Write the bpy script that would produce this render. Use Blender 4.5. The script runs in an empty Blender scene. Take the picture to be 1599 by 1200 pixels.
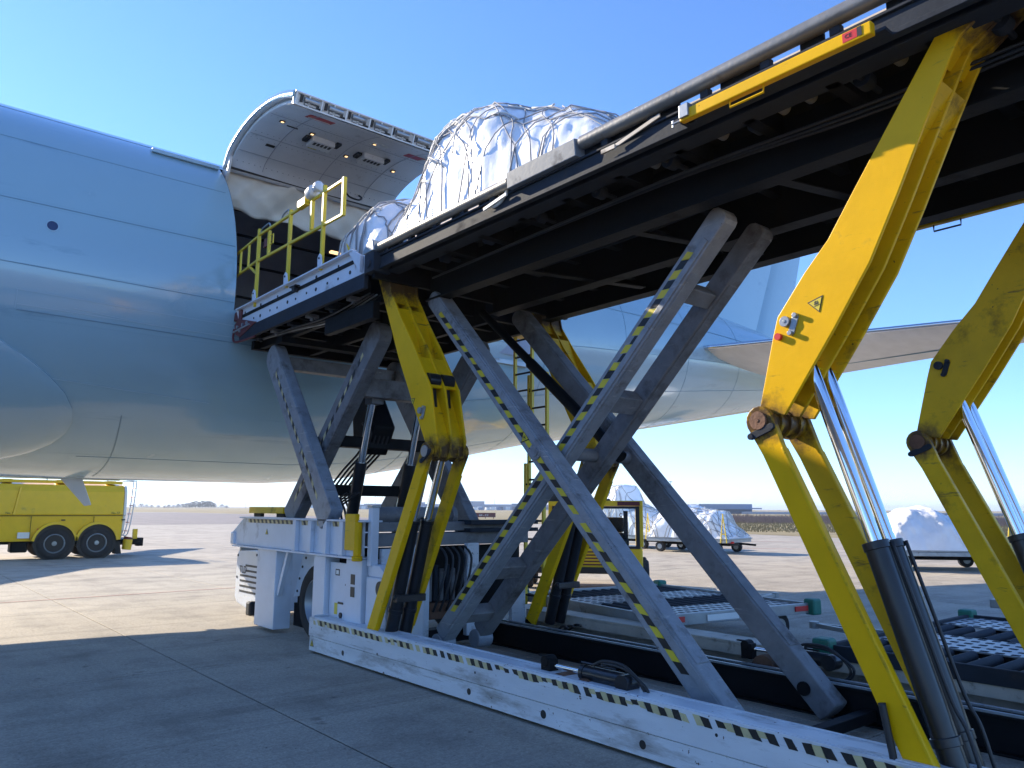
import bpy, bmesh, math, random
from mathutils import Vector, Matrix, noise
random.seed(7)
SC = bpy.context.scene
COL = SC.collection
R = math.radians

# ------------------------------------------------------------------ camera
YAW, PITCH, ROLL = R(39.8), R(9.12), R(0.29)
fw = Vector((math.sin(YAW)*math.cos(PITCH), math.cos(YAW)*math.cos(PITCH), math.sin(PITCH)))
rt = Vector((math.cos(YAW), -math.sin(YAW), 0)); up = rt.cross(fw)
rt2 = rt*math.cos(ROLL)+up*math.sin(ROLL); up2 = up*math.cos(ROLL)-rt*math.sin(ROLL)
cam = bpy.data.cameras.new('camera'); cam_o = bpy.data.objects.new('camera', cam); COL.objects.link(cam_o)
cam.sensor_width = 36; cam.lens = 1208.0*36/1599; cam.clip_start = 0.05; cam.clip_end = 20000
M = Matrix((rt2, up2, -fw)).transposed().to_4x4(); M.translation = (0, 0, 1.8)
cam_o.matrix_world = M
SC.camera = cam_o
# ------------------------------------------------------------------ sky, sun, exposure
SUN = Vector((-0.32, 1.0, 0.53)).normalized()
EL = math.asin(SUN.z); AZ = math.atan2(SUN.x, SUN.y)
w = bpy.data.worlds.new('World'); SC.world = w; w.use_nodes = True
nt = w.node_tree; bg = nt.nodes['Background']
sky = nt.nodes.new('ShaderNodeTexSky'); sky.sky_type = 'NISHITA'; sky.sun_disc = False
sky.sun_elevation = EL; sky.sun_rotation = AZ
sky.altitude = 100; sky.air_density = 1.0; sky.dust_density = 0.05; sky.ozone_density = 4.5
tint = nt.nodes.new('ShaderNodeMix'); tint.data_type = 'RGBA'; tint.blend_type = 'MULTIPLY'; tint.inputs['Factor'].default_value = 1
tint.inputs['B'].default_value = (.72, .86, 1.10, 1)      # white balance of the clear winter sky, the same everywhere
nt.links.new(sky.outputs['Color'], tint.inputs['A']); nt.links.new(tint.outputs['Result'], bg.inputs['Color']); bg.inputs['Strength'].default_value = 0.15
sl = bpy.data.lights.new('sun', 'SUN'); sl.energy = 4.9; sl.angle = R(0.5); sl.color = (1.0, 0.88, 0.70)
so = bpy.data.objects.new('sun', sl); COL.objects.link(so)
so.rotation_euler = (-SUN).to_track_quat('-Z', 'Y').to_euler(); so.location = (-20, 100, 80)
SC.view_settings.view_transform = 'Standard'; SC.view_settings.look = 'None'
SC.view_settings.exposure = 0.98; SC.view_settings.gamma = 1.0; SC.view_settings.use_curve_mapping = False
SC.render.engine = 'CYCLES'
SC.cycles.max_bounces = 6

# ------------------------------------------------------------------ materials
def mat(name, col, rough=0.5, metal=0.0, var=0.15, scale=3.0, dirt=None, dirt_amt=0.0, dscale=2.0, bump=0.0, bscale=40.0,
        coat=0.0, stretch=(1, 1, 1), spec=0.5, rot=(0, 0, 0), chips=None, chip_at=.70, chip_scale=26, pivots=(), streak=None):
    m = bpy.data.materials.new(name); m.use_nodes = True
    t = m.node_tree; n = t.nodes; l = t.links; p = n['Principled BSDF']
    p.inputs['Roughness'].default_value = rough; p.inputs['Metallic'].default_value = metal
    p.inputs['Coat Weight'].default_value = coat; p.inputs['Coat Roughness'].default_value = 0.08
    p.inputs['Specular IOR Level'].default_value = spec
    tc = n.new('ShaderNodeTexCoord'); mp = n.new('ShaderNodeMapping'); mp.inputs['Scale'].default_value = stretch; mp.inputs['Rotation'].default_value = rot
    l.new(tc.outputs['Object'], mp.inputs['Vector'])
    nz = n.new('ShaderNodeTexNoise'); nz.inputs['Scale'].default_value = scale; nz.inputs['Detail'].default_value = 6
    nz.inputs['Roughness'].default_value = 0.6
    l.new(mp.outputs[0], nz.inputs['Vector'])
    cr = n.new('ShaderNodeValToRGB')
    a = [max(0, c*(1-var)) for c in col]; b = [min(1, c*(1+var)) for c in col]
    cr.color_ramp.elements[0].position = 0.3; cr.color_ramp.elements[1].position = 0.7
    cr.color_ramp.elements[0].color = (*a, 1); cr.color_ramp.elements[1].color = (*b, 1)
    l.new(nz.outputs['Fac'], cr.inputs['Fac'])
    out = cr.outputs['Color']
    if dirt:
        nd = n.new('ShaderNodeTexNoise'); nd.inputs['Scale'].default_value = dscale; nd.inputs['Detail'].default_value = 9
        nd.inputs['Roughness'].default_value = 0.68
        l.new(mp.outputs[0], nd.inputs['Vector'])
        mr = n.new('ShaderNodeMapRange'); mr.inputs[1].default_value = 0.66-dirt_amt*0.35; mr.inputs[2].default_value = 0.82-dirt_amt*0.25
        l.new(nd.outputs['Fac'], mr.inputs[0])
        mx = n.new('ShaderNodeMix'); mx.data_type = 'RGBA'
        l.new(mr.outputs[0], mx.inputs['Factor']); l.new(out, mx.inputs['A']); mx.inputs['B'].default_value = (*dirt, 1)
        out = mx.outputs['Result']
        rr = n.new('ShaderNodeMapRange'); rr.inputs[3].default_value = rough; rr.inputs[4].default_value = min(1, rough+0.3)
        l.new(mr.outputs[0], rr.inputs[0]); l.new(rr.outputs[0], p.inputs['Roughness'])
    def over(fac, colr):
        mx = n.new('ShaderNodeMix'); mx.data_type = 'RGBA'; l.new(fac, mx.inputs['Factor']); l.new(out, mx.inputs['A']); mx.inputs['B'].default_value = (*colr, 1)
        return mx.outputs['Result']
    def step(src, a_, b_):
        q = n.new('ShaderNodeMapRange'); q.inputs[1].default_value = a_; q.inputs[2].default_value = b_; l.new(src, q.inputs[0]); return q.outputs[0]
    if streak:      # long scuffs that run one way: (colour, scale vector, rotation about x)
        m2 = n.new('ShaderNodeMapping'); m2.inputs['Scale'].default_value = streak[1]; m2.inputs['Rotation'].default_value = (streak[2], 0, 0)
        l.new(tc.outputs['Object'], m2.inputs['Vector'])
        q = n.new('ShaderNodeTexNoise'); q.inputs['Scale'].default_value = 1; q.inputs['Detail'].default_value = 8; q.inputs['Roughness'].default_value = .7; l.new(m2.outputs[0], q.inputs['Vector'])
        out = over(step(q.outputs['Fac'], streak[3], streak[3]+.10), streak[0])
    if chips:
        q = n.new('ShaderNodeTexNoise'); q.inputs['Scale'].default_value = chip_scale; q.inputs['Detail'].default_value = 5; q.inputs['Roughness'].default_value = .6; l.new(tc.outputs['Object'], q.inputs['Vector'])
        out = over(step(q.outputs['Fac'], chip_at, chip_at+.02), chips)
    for py, pz, pr in pivots:      # grease flung from a pin: distance in the y-z plane, broken up by noise
        sx = n.new('ShaderNodeSeparateXYZ'); l.new(tc.outputs['Object'], sx.inputs[0])
        cx = n.new('ShaderNodeCombineXYZ'); l.new(sx.outputs['Y'], cx.inputs['Y']); l.new(sx.outputs['Z'], cx.inputs['Z'])
        ds = n.new('ShaderNodeVectorMath'); ds.operation = 'DISTANCE'; l.new(cx.outputs[0], ds.inputs[0]); ds.inputs[1].default_value = (0, py, pz)
        q = n.new('ShaderNodeTexNoise'); q.inputs['Scale'].default_value = 9; q.inputs['Detail'].default_value = 8; q.inputs['Roughness'].default_value = .7; l.new(tc.outputs['Object'], q.inputs['Vector'])
        ad = n.new('ShaderNodeMath'); ad.operation = 'MULTIPLY_ADD'; l.new(q.outputs['Fac'], ad.inputs[0]); ad.inputs[1].default_value = -pr*1.9; l.new(ds.outputs['Value'], ad.inputs[2])
        out = over(step(ad.outputs[0], pr*.15, -pr*.55), (.10, .055, .02))
    l.new(out, p.inputs['Base Color'])
    if bump > 0:
        nb = n.new('ShaderNodeTexNoise'); nb.inputs['Scale'].default_value = bscale; nb.inputs['Detail'].default_value = 5
        l.new(mp.outputs[0], nb.inputs['Vector'])
        bp = n.new('ShaderNodeBump'); bp.inputs['Strength'].default_value = bump; bp.inputs['Distance'].default_value = 0.02
        l.new(nb.outputs['Fac'], bp.inputs['Height']); l.new(bp.outputs[0], p.inputs['Normal'])
    return m

WHITE = mat('white_paint', (.66, .69, .74), .38, chips=(.12, .08, .06), chip_at=.735, dirt=(.25, .22, .18), dirt_amt=.18, dscale=1.7, var=.06, bump=.04, bscale=6)
WHITE_WORN = mat('worn_white_paint', (.66, .68, .70), .42, dirt=(.20, .17, .135), dirt_amt=.40, dscale=2.6, var=.1, bump=.12, bscale=14, stretch=(1, .35, 1.6), chips=(.10, .06, .04), chip_at=.665, chip_scale=17, streak=((.26, .24, .22), (3, 1.2, 30), 0, .615))
YELLOW = mat('yellow_paint', (.80, .45, .002), .38, dirt=(.34, .19, .02), dirt_amt=.10, dscale=3.0, var=.07, bump=.06, bscale=25, spec=.18, chips=(.10, .06, .03), chip_at=.735, pivots=((-2.58, 2.39, .20), (1.47, 2.40, .20), (-4.1, 4.7, .22), (2.45, 4.5, .30)), streak=((.45, .26, .02), (2, 3, 14), .9, .62))
YELLOW_DIRTY = mat('greasy_yellow_paint', (.73, .44, .004), .44, dirt=(.11, .07, .02), dirt_amt=.30, dscale=2.6, var=.12, bump=.1, bscale=25, spec=.25, chips=(.05, .035, .02), chip_at=.70, pivots=((-2.58, 2.39, .20), (1.47, 2.40, .20), (-4.1, 4.7, .22), (2.45, 4.5, .30)), streak=((.14, .09, .03), (2, 3, 16), .9, .60))
YELLOW_RAIL = mat('yellow_rail_paint', (.76, .54, .02), .4, dirt=(.25, .2, .1), dirt_amt=.1, var=.08)
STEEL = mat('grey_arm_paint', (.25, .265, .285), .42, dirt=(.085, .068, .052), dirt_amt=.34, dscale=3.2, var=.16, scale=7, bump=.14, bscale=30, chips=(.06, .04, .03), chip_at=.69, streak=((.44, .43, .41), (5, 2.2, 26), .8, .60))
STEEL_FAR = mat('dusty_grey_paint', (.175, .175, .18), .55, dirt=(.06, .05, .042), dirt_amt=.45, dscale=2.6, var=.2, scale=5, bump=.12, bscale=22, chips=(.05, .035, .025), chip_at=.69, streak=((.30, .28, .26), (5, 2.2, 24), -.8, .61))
DARK = mat('black_frame_paint', (.004, .0045, .0055), .6, spec=.2, dirt=(.013, .011, .009), dirt_amt=.24, dscale=2.5, var=.3, bump=.15, bscale=20)
DARK2 = mat('blue_black_steel', (.026, .032, .042), .72, spec=.2, dirt=(.06, .052, .045), dirt_amt=.25, dscale=4, var=.2, bump=.1, bscale=25)
GALV = mat('galvanised_steel', (.34, .36, .37), .38, metal=.6, dirt=(.17, .15, .12), dirt_amt=.25, dscale=4, var=.15, bump=.1, bscale=18)
GUARD = mat('grey_guard_paint', (.20, .225, .25), .55, dirt=(.10, .09, .08), dirt_amt=.3, dscale=4, var=.12, bump=.1, bscale=20, spec=.3)
TUBE = mat('scuffed_tube_steel', (.22, .215, .20), .42, metal=.35, dirt=(.14, .085, .05), dirt_amt=.3, dscale=5, var=.25, bump=.12, bscale=30)
CHROME = mat('chrome', (.86, .87, .88), .035, metal=1.0, var=.02)
BLACKGLOSS = mat('black_cylinder_paint', (.014, .015, .018), .28, var=.2, dirt=(.06, .055, .05), dirt_amt=.14, dscale=6, bump=.06, bscale=18)
RUBBER = mat('tyre_rubber', (.022, .022, .023), .8, var=.2, dirt=(.10, .09, .08), dirt_amt=.22, dscale=4, bump=.2, bscale=50)
HOSE = mat('hose_rubber', (.02, .02, .022), .5, var=.2)
RUST = mat('rusty_steel', (.16, .075, .04), .75, var=.35, scale=9, dirt=(.05, .035, .03), dirt_amt=.3, dscale=6, bump=.25, bscale=40)
MAROON = mat('maroon_bumper', (.12, .018, .018), .5, dirt=(.04, .02, .02), dirt_amt=.3, dscale=6, var=.2)
SIGNRED = mat('red_sign_print', (.50, .06, .07), .5, var=.08)
RED = mat('red_plastic', (.60, .03, .025), .4, var=.1)
GREEN = mat('green_bumper', (.012, .16, .11), .5, var=.15, dirt=(.05, .06, .05), dirt_amt=.2, dscale=7)
ORANGE = mat('orange_paint', (.72, .17, .06), .5, var=.1)
BLACKP = mat('black_plastic', (.012, .012, .013), .5, var=.15)
PAPER = mat('sticker_white', (.75, .75, .72), .5, var=.05)
TAPEY = mat('hazard_yellow', (.56, .48, .25), .5, var=.12, dirt=(.30, .26, .14), dirt_amt=.22, dscale=9)
TAPEYB = mat('hazard_bright_yellow', (.66, .52, .03), .45, var=.1, dirt=(.2, .17, .06), dirt_amt=.2, dscale=9)
TAPEK = mat('hazard_black', (.012, .012, .013), .5, var=.15, dirt=(.10, .10, .10), dirt_amt=.2, dscale=9)
SKIN = mat('sky_blue_aircraft_paint', (.30, .445, .50), .19, var=.03, scale=.6, coat=.75, dirt=(.25, .37, .42), dirt_amt=.14, dscale=.8, bump=.03, bscale=.9, spec=.5, streak=((.225, .35, .41), (.35, 6, 1.5), 0, .60))
SEAM = mat('panel_seam', (.15, .255, .31), .4, var=.1)
SEAM_L = mat('scuff_plate_edge', (.36, .50, .56), .3, var=.05)
ALU = mat('bare_aluminium', (.54, .54, .54), .40, metal=.25, var=.08, scale=1.2, stretch=(1, 3, 1), bump=.03, bscale=3)
ALU_EDGE = mat('polished_leading_edge', (.62, .63, .65), .2, metal=.9, var=.04)
DOORIN = mat('grey_door_lining', (.58, .58, .58), .45, var=.05, dirt=(.2, .19, .18), dirt_amt=.12, dscale=2)
DOORRIM = mat('door_edge_white', (.66, .67, .66), .4, var=.06, dirt=(.3, .28, .25), dirt_amt=.2, dscale=5)
LINING = mat('dark_hold_lining', (.34, .35, .39), .6, var=.1, dirt=(.06, .06, .06), dirt_amt=.2, dscale=2)
CANVAS = mat('ivory_canvas', (.70, .67, .60), .75, var=.05, bump=.25, bscale=5)
WRAP = mat('white_plastic_wrap', (.86, .87, .89), .3, var=.06, scale=2.5, bump=.45, bscale=6, coat=.25)
NET = mat('grey_net_cord', (.33, .33, .34), .8, var=.25)
NETW = mat('pale_net_cord', (.68, .66, .62), .8, var=.15)
WOOD = mat('raw_timber', (.46, .34, .22), .7, var=.18, scale=12, stretch=(1, .2, 1))
TAN = mat('worn_and_sunlit_tan', (.50, .44, .36), .6, var=.2, dirt=(.2, .16, .12), dirt_amt=.3, dscale=8)  # worn paint on beam and lever; painted sunlight in the deck slots
TRUCKY = mat('truck_yellow', (.80, .51, .008), .34, var=.05, dirt=(.34, .24, .06), dirt_amt=.16, dscale=1.2, coat=.25, bump=.02, bscale=2)
GLASS = mat('cab_glass', (.86, .92, .92), .0, var=.02, spec=.5)
GLASS.node_tree.nodes['Principled BSDF'].inputs['Transmission Weight'].default_value = 1.0
GLASS.node_tree.nodes['Principled BSDF'].inputs['IOR'].default_value = 1.15
PORT = mat('porthole_glass', (.04, .055, .12), .06, var=.05)
LAMPG = mat('door_lamp_glow', (.9, .6, .3), .3, var=.05)
_p = LAMPG.node_tree.nodes['Principled BSDF']; _p.inputs['Emission Color'].default_value = (1, .62, .28, 1); _p.inputs['Emission Strength'].default_value = 1.1
BLDG = mat('pale_blue_cladding', (.20, .27, .38), .6, var=.06, scale=.05)
BLDG2 = mat('grey_cladding', (.28, .32, .38), .6, var=.08, scale=.05)
BLDGD = mat('dark_glazing', (.07, .10, .15), .3, var=.1)
BARK = mat('bare_brush', (.30, .21, .17), .9, var=.35, scale=1.5)
LEAF = mat('far_foliage', (.075, .085, .07), .9, var=.35, scale=.3)
TRUNK = mat('tree_bark', (.08, .065, .05), .9, var=.2)

# concrete of the apron, in object space so that it runs on from slab to slab
def concrete(name, a, b, streak=.5):
    m = bpy.data.materials.new(name); m.use_nodes = True
    t = m.node_tree; n = t.nodes; l = t.links; p = n['Principled BSDF']; p.inputs['Roughness'].default_value = .82
    tc = n.new('ShaderNodeNewGeometry')
    def nz(scale, det, st=(1, 1, 1), rot=0):
        mp = n.new('ShaderNodeMapping'); mp.inputs['Scale'].default_value = st; mp.inputs['Rotation'].default_value = (0, 0, rot)
        l.new(tc.outputs['Position'], mp.inputs['Vector'])
        x = n.new('ShaderNodeTexNoise'); x.inputs['Scale'].default_value = scale; x.inputs['Detail'].default_value = det; x.inputs['Roughness'].default_value = .62
        l.new(mp.outputs[0], x.inputs['Vector']); return x.outputs['Fac']
    cr = n.new('ShaderNodeValToRGB'); cr.color_ramp.elements[0].position = .28; cr.color_ramp.elements[1].position = .72
    cr.color_ramp.elements[0].color = (*a, 1); cr.color_ramp.elements[1].color = (*b, 1)
    l.new(nz(.35, 8), cr.inputs['Fac'])
    col = cr.outputs['Color']
    def mul(col, fac, lo, hi, amt):
        mr = n.new('ShaderNodeMapRange'); mr.inputs[1].default_value = lo; mr.inputs[2].default_value = hi
        mr.inputs[3].default_value = 1-amt; mr.inputs[4].default_value = 1.0
        l.new(fac, mr.inputs[0])
        mx = n.new('ShaderNodeMix'); mx.data_type = 'RGBA'; mx.blend_type = 'MULTIPLY'; mx.inputs['Factor'].default_value = 1
        l.new(col, mx.inputs['A']); l.new(mr.outputs[0], mx.inputs['B']); return mx.outputs['Result']
    col = mul(col, nz(1.2, 10), .32, .52, .32)
    col = mul(col, nz(.9, 5, (1, .035, 1), R(-62)), .36, .50, .28*streak)
    col = mul(col, nz(.7, 5, (.03, 1, 1), R(18)), .36, .48, .22*streak)
    col = mul(col, nz(9, 4), .26, .34, .35)
    col = mul(col, nz(60, 3), .30, .60, .30)
    col = mul(col, nz(2.6, 3), .29, .33, .45)
    col = mul(col, nz(17, 2), .275, .315, .6)
    col = mul(col, nz(24, 6), .36, .60, .24)
    col = mul(col, nz(1.1, 6, (.05, 1.6, 1), R(31)), .36, .42, .34*streak)
    col = mul(col, nz(1.1, 6, (.04, 1.9, 1), R(-12)), .36, .41, .32*streak)
    l.new(col, p.inputs['Base Color'])
    bp = n.new('ShaderNodeBump'); bp.inputs['Strength'].default_value = .35; bp.inputs['Distance'].default_value = .01
    l.new(nz(45, 5), bp.inputs['Height']); l.new(bp.outputs[0], p.inputs['Normal'])
    return m
CONC = concrete('apron_concrete', (.415, .36, .285), (.56, .49, .385))
ASPH = concrete('taxiway_asphalt', (.26, .215, .19), (.33, .28, .245), .8)
JOINT = mat('joint_sealant', (.05, .05, .05), .8, var=.2)
GRASS = mat('dry_grass', (.27, .21, .095), .95, var=.35, scale=.12, dirt=(.13, .12, .05), dirt_amt=.4, dscale=.05)
GRASSB = mat('dry_grass_blades', (.30, .23, .11), .95, var=.3, scale=.5)

# ------------------------------------------------------------------ builders
class B:
    """collects solids and links them as ONE mesh object"""
    def __init__(s): s.v = []; s.f = []; s.m = []
    def poly(s, pts, faces, mi=0):
        o = len(s.v); s.v += [tuple(p) for p in pts]; s.f += [tuple(i+o for i in f) for f in faces]; s.m += [mi]*len(faces); return s
    def box(s, x0, x1, y0, y1, z0, z1, mi=0):
        P = [(x0, y0, z0), (x1, y0, z0), (x1, y1, z0), (x0, y1, z0), (x0, y0, z1), (x1, y0, z1), (x1, y1, z1), (x0, y1, z1)]
        return s.poly(P, [(0, 3, 2, 1), (4, 5, 6, 7), (0, 1, 5, 4), (1, 2, 6, 5), (2, 3, 7, 6), (3, 0, 4, 7)], mi)
    def prism(s, pts2, a0, a1, axis='x', mi=0):
        """extrude a 2-D outline along an axis; outline is (y,z) for x, (x,z) for y, (x,y) for z"""
        n = len(pts2)
        def P(p, a): return {'x': (a, p[0], p[1]), 'y': (p[0], a, p[1]), 'z': (p[0], p[1], a)}[axis]
        pts = [P(p, a0) for p in pts2]+[P(p, a1) for p in pts2]
        return s.poly(pts, [tuple(range(n))[::-1], tuple(range(n, 2*n))]+[(i, (i+1) % n, n+(i+1) % n, n+i) for i in range(n)], mi)
    def bar(s, p0, p1, w, h, upv=(0, 0, 1), mi=0):
        p0 = Vector(p0); p1 = Vector(p1); d = (p1-p0).normalized(); u = Vector(upv)
        r = d.cross(u).normalized(); u = r.cross(d).normalized()
        P = []
        for q in (p0, p1):
            for a, b in ((-1, -1), (1, -1), (1, 1), (-1, 1)): P.append(q+r*a*w/2+u*b*h/2)
        return s.poly(P, [(0, 1, 2, 3), (7, 6, 5, 4), (0, 4, 5, 1), (1, 5, 6, 2), (2, 6, 7, 3), (3, 7, 4, 0)], mi)
    def cyl(s, p0, p1, r, n=16, r1=None, mi=0, caps=True):
        p0 = Vector(p0); p1 = Vector(p1); d = (p1-p0).normalized()
        a = d.orthogonal().normalized(); b = d.cross(a); r1 = r if r1 is None else r1
        P = []
        for q, rr in ((p0, r), (p1, r1)):
            for i in range(n):
                t = 2*math.pi*i/n; P.append(q+(a*math.cos(t)+b*math.sin(t))*rr)
        F = [(i, (i+1) % n, n+(i+1) % n, n+i) for i in range(n)]
        if caps: F += [tuple(range(n))[::-1], tuple(range(n, 2*n))]
        return s.poly(P, F, mi)
    def tube(s, pts, r, n=8, mi=0):
        pts = [Vector(p) for p in pts]; rings = []; a = None
        for i, p in enumerate(pts):
            d = (pts[min(i+1, len(pts)-1)]-pts[max(i-1, 0)])
            if d.length < 1e-7: d = Vector((0, 0, 1))
            d.normalize()
            a = d.orthogonal().normalized() if a is None else (a-d*a.dot(d))
            if a.length < 1e-5: a = d.orthogonal()
            a.normalize(); b = d.cross(a)
            rings.append([p+(a*math.cos(2*math.pi*k/n)+b*math.sin(2*math.pi*k/n))*r for k in range(n)])
        P = [q for rg in rings for q in rg]; F = []
        for i in range(len(pts)-1):
            F += [(i*n+k, i*n+(k+1) % n, (i+1)*n+(k+1) % n, (i+1)*n+k) for k in range(n)]
        F += [tuple(range(n))[::-1], tuple((len(pts)-1)*n+k for k in range(n))]
        return s.poly(P, F, mi)
    def lathe(s, prof, c, axis, n=24, mi=0, caps=(True, True)):
        """prof: (offset along axis, radius)"""
        c = Vector(c); d = Vector(axis).normalized(); a = d.orthogonal().normalized(); b = d.cross(a)
        P = []
        for o, r in prof:
            for k in range(n):
                t = 2*math.pi*k/n; P.append(c+d*o+(a*math.cos(t)+b*math.sin(t))*r)
        m = len(prof)
        F = [(j*n+k, j*n+(k+1) % n, (j+1)*n+(k+1) % n, (j+1)*n+k) for j in range(m-1) for k in range(n)]
        if caps[0]: F.append(tuple(range(n))[::-1])
        if caps[1]: F.append(tuple((m-1)*n+k for k in range(n)))
        return s.poly(P, F, mi)
    def grid(s, rows, mi=0, close=False):
        nr = len(rows); nc = len(rows[0]); P = [p for r in rows for p in r]
        F = [(i*nc+j, i*nc+(j+1) % nc, (i+1)*nc+(j+1) % nc, (i+1)*nc+j) for i in range(nr-1) for j in range(nc if close else nc-1)]
        return s.poly(P, F, mi)
    def build(s, name, mats, parent=None, bevel=0.0, smooth=False, solid=0.0, seg=2):
        org = Vector((0, 0, 0)); q = parent
        while q is not None: org += q.location; q = q.parent
        me = bpy.data.meshes.new(name)
        me.from_pydata([tuple(Vector(p)-org) for p in s.v], [], s.f)
        if not isinstance(mats, (list, tuple)): mats = [mats]
        for m in mats: me.materials.append(m)
        me.polygons.foreach_set('material_index', s.m)
        bm = bmesh.new(); bm.from_mesh(me); bmesh.ops.recalc_face_normals(bm, faces=bm.faces); bm.to_mesh(me); bm.free()
        o = bpy.data.objects.new(name, me); COL.objects.link(o)
        if parent is not None: o.parent = parent
        if smooth:
            for p in me.polygons: p.use_smooth = True
            if smooth == 'auto': me.set_sharp_from_angle(angle=R(35))
        if solid:
            md = o.modifiers.new('solid', 'SOLIDIFY'); md.thickness = solid; md.offset = 0
        if bevel:
            md = o.modifiers.new('bevel', 'BEVEL'); md.width = bevel; md.segments = seg; md.limit_method = 'ANGLE'; md.angle_limit = R(40)
        return o

def thing(name, label, cat, loc=(0, 0, 0), group=None, rotz=0):
    o = bpy.data.objects.new(name, None); COL.objects.link(o); o.location = loc; o.rotation_euler = (0, 0, rotz); o.empty_display_size = .2
    o['label'] = label; o['category'] = cat
    if group: o['group'] = group
    return o
def tag(o, label, cat, group=None):
    o['label'] = label; o['category'] = cat
    if group: o['group'] = group
    return o
def kind(o, k): o['kind'] = k; return o
def copy_tree(o, parent=None):
    c = o.copy(); COL.objects.link(c)
    if parent is not None: c.parent = parent
    for ch in list(o.children): copy_tree(ch, c)
    return c

def hazard(p0, p1, width, upv, normal, step, parent, name='hazard_tape', lean=.6, bright=False, worn=0.0, off=.003):
    """tape of alternating slanted yellow and black patches along p0-p1, standing off the face by `off`"""
    p0 = Vector(p0); p1 = Vector(p1); d = p1-p0; L = d.length; d.normalize(); u = Vector(upv); u = (u-d*u.dot(d)).normalized()
    nrm = Vector(normal).normalized()*off; b = B(); n = max(1, int(L/step)); rnd = random.Random(int(L*1000))
    for i in range(n):
        a0 = i*step; a1 = (i+1)*step; mi = i % 2
        if worn and b.f and rnd.random() < worn*.55:
            b.build(name, [TAPEYB if bright else TAPEY, TAPEK], parent); b = B(); continue
        lo, hi = -width/2, width/2
        if worn and rnd.random() < worn: lo += width*rnd.uniform(.1, .6)
        if worn and rnd.random() < worn: hi -= width*rnd.uniform(.05, .4)
        s0 = lean*lo; s1 = lean*hi
        def cl(x): return min(max(x, 0), L)
        q = [p0+d*cl(a0+s0)+u*lo, p0+d*cl(a1+s0)+u*lo, p0+d*cl(a1+s1)+u*hi, p0+d*cl(a0+s1)+u*hi]
        if worn:
            q = [x+d*rnd.uniform(-.006, .006)+u*rnd.uniform(-.004, .004) for x in q]
        b.poly([x+nrm for x in q]+[x for x in q], [(0, 1, 2, 3), (0, 4, 5, 1), (1, 5, 6, 2), (2, 6, 7, 3), (3, 7, 4, 0)], mi)
    return b.build(name, [TAPEYB if bright else TAPEY, TAPEK], parent) if b.f else None

def text_mesh(txt, size, org, xdir, ydir, name, material, parent, depth=.002):
    cu = bpy.data.curves.new('lettering', 'FONT'); cu.body = txt; cu.size = size; cu.extrude = depth
    o = bpy.data.objects.new('lettering', cu); COL.objects.link(o)
    bpy.context.view_layer.update()
    me = bpy.data.meshes.new_from_object(o.evaluated_get(bpy.context.evaluated_depsgraph_get()))
    bpy.data.objects.remove(o)
    X = Vector(xdir).normalized(); Y = Vector(ydir).normalized(); Z = X.cross(Y)
    par = Vector((0, 0, 0)); q = parent
    while q is not None: par += q.location; q = q.parent
    for v in me.vertices: v.co = Vector(org)+X*v.co.x+Y*v.co.y+Z*v.co.z-par
    me.materials.clear(); me.materials.append(material)
    r = bpy.data.objects.new(name, me); COL.objects.link(r); r.parent = parent
    return r

def warning_sign(c, xdir, ydir, size, parent, point_down=False):
    """yellow triangle with black border and a crushed-hand pictogram; returns the sign"""
    c = Vector(c); X = Vector(xdir).normalized(); Y = Vector(ydir).normalized(); N = X.cross(Y)
    s = -1 if point_down else 1
    def tri(k, o): return [c+X*(-size*.5*k)+Y*(-s*size*.36*k)+N*o, c+X*(size*.5*k)+Y*(-s*size*.36*k)+N*o, c+Y*(s*size*.5*k)+N*o]
    b = B()
    b.poly(tri(1, .002)+tri(1, 0), [(0, 1, 2), (0, 3, 4, 1), (1, 4, 5, 2), (2, 5, 3, 0)], 0)
    b.poly(tri(.80, .0035), [(0, 1, 2)], 1)
    def glyph(pts):
        b.poly([c+X*px*size+Y*(py*size-s*size*.06)+N*.005 for px, py in pts], [tuple(range(len(pts)))], 0)
    glyph([(-.16, -.02), (.10, -.05), (.16, .03), (-.12, .05)])
    glyph([(-.13, .08), (-.04, .06), (.03, .16), (-.02, .18)]); glyph([(.02, .06), (.10, .05), (.12, .14), (.08, .15)])
    glyph([(-.17, -.12), (.17, -.14), (.17, -.10), (-.17, -.08)])
    return b.build('warning_sign', [TAPEK, TAPEYB], parent)

def smooth_path(pts, k=6):
    pts = [Vector(p) for p in pts]; out = []
    for i in range(len(pts)-1):
        p0 = pts[max(i-1, 0)]; p1 = pts[i]; p2 = pts[i+1]; p3 = pts[min(i+2, len(pts)-1)]
        for j in range(k):
            t = j/k
            out.append(.5*((2*p1)+(p2-p0)*t+(2*p0-5*p1+4*p2-p3)*t*t+(3*p1-p0-3*p2+p3)*t**3))
    return out+[pts[-1]]

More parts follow.
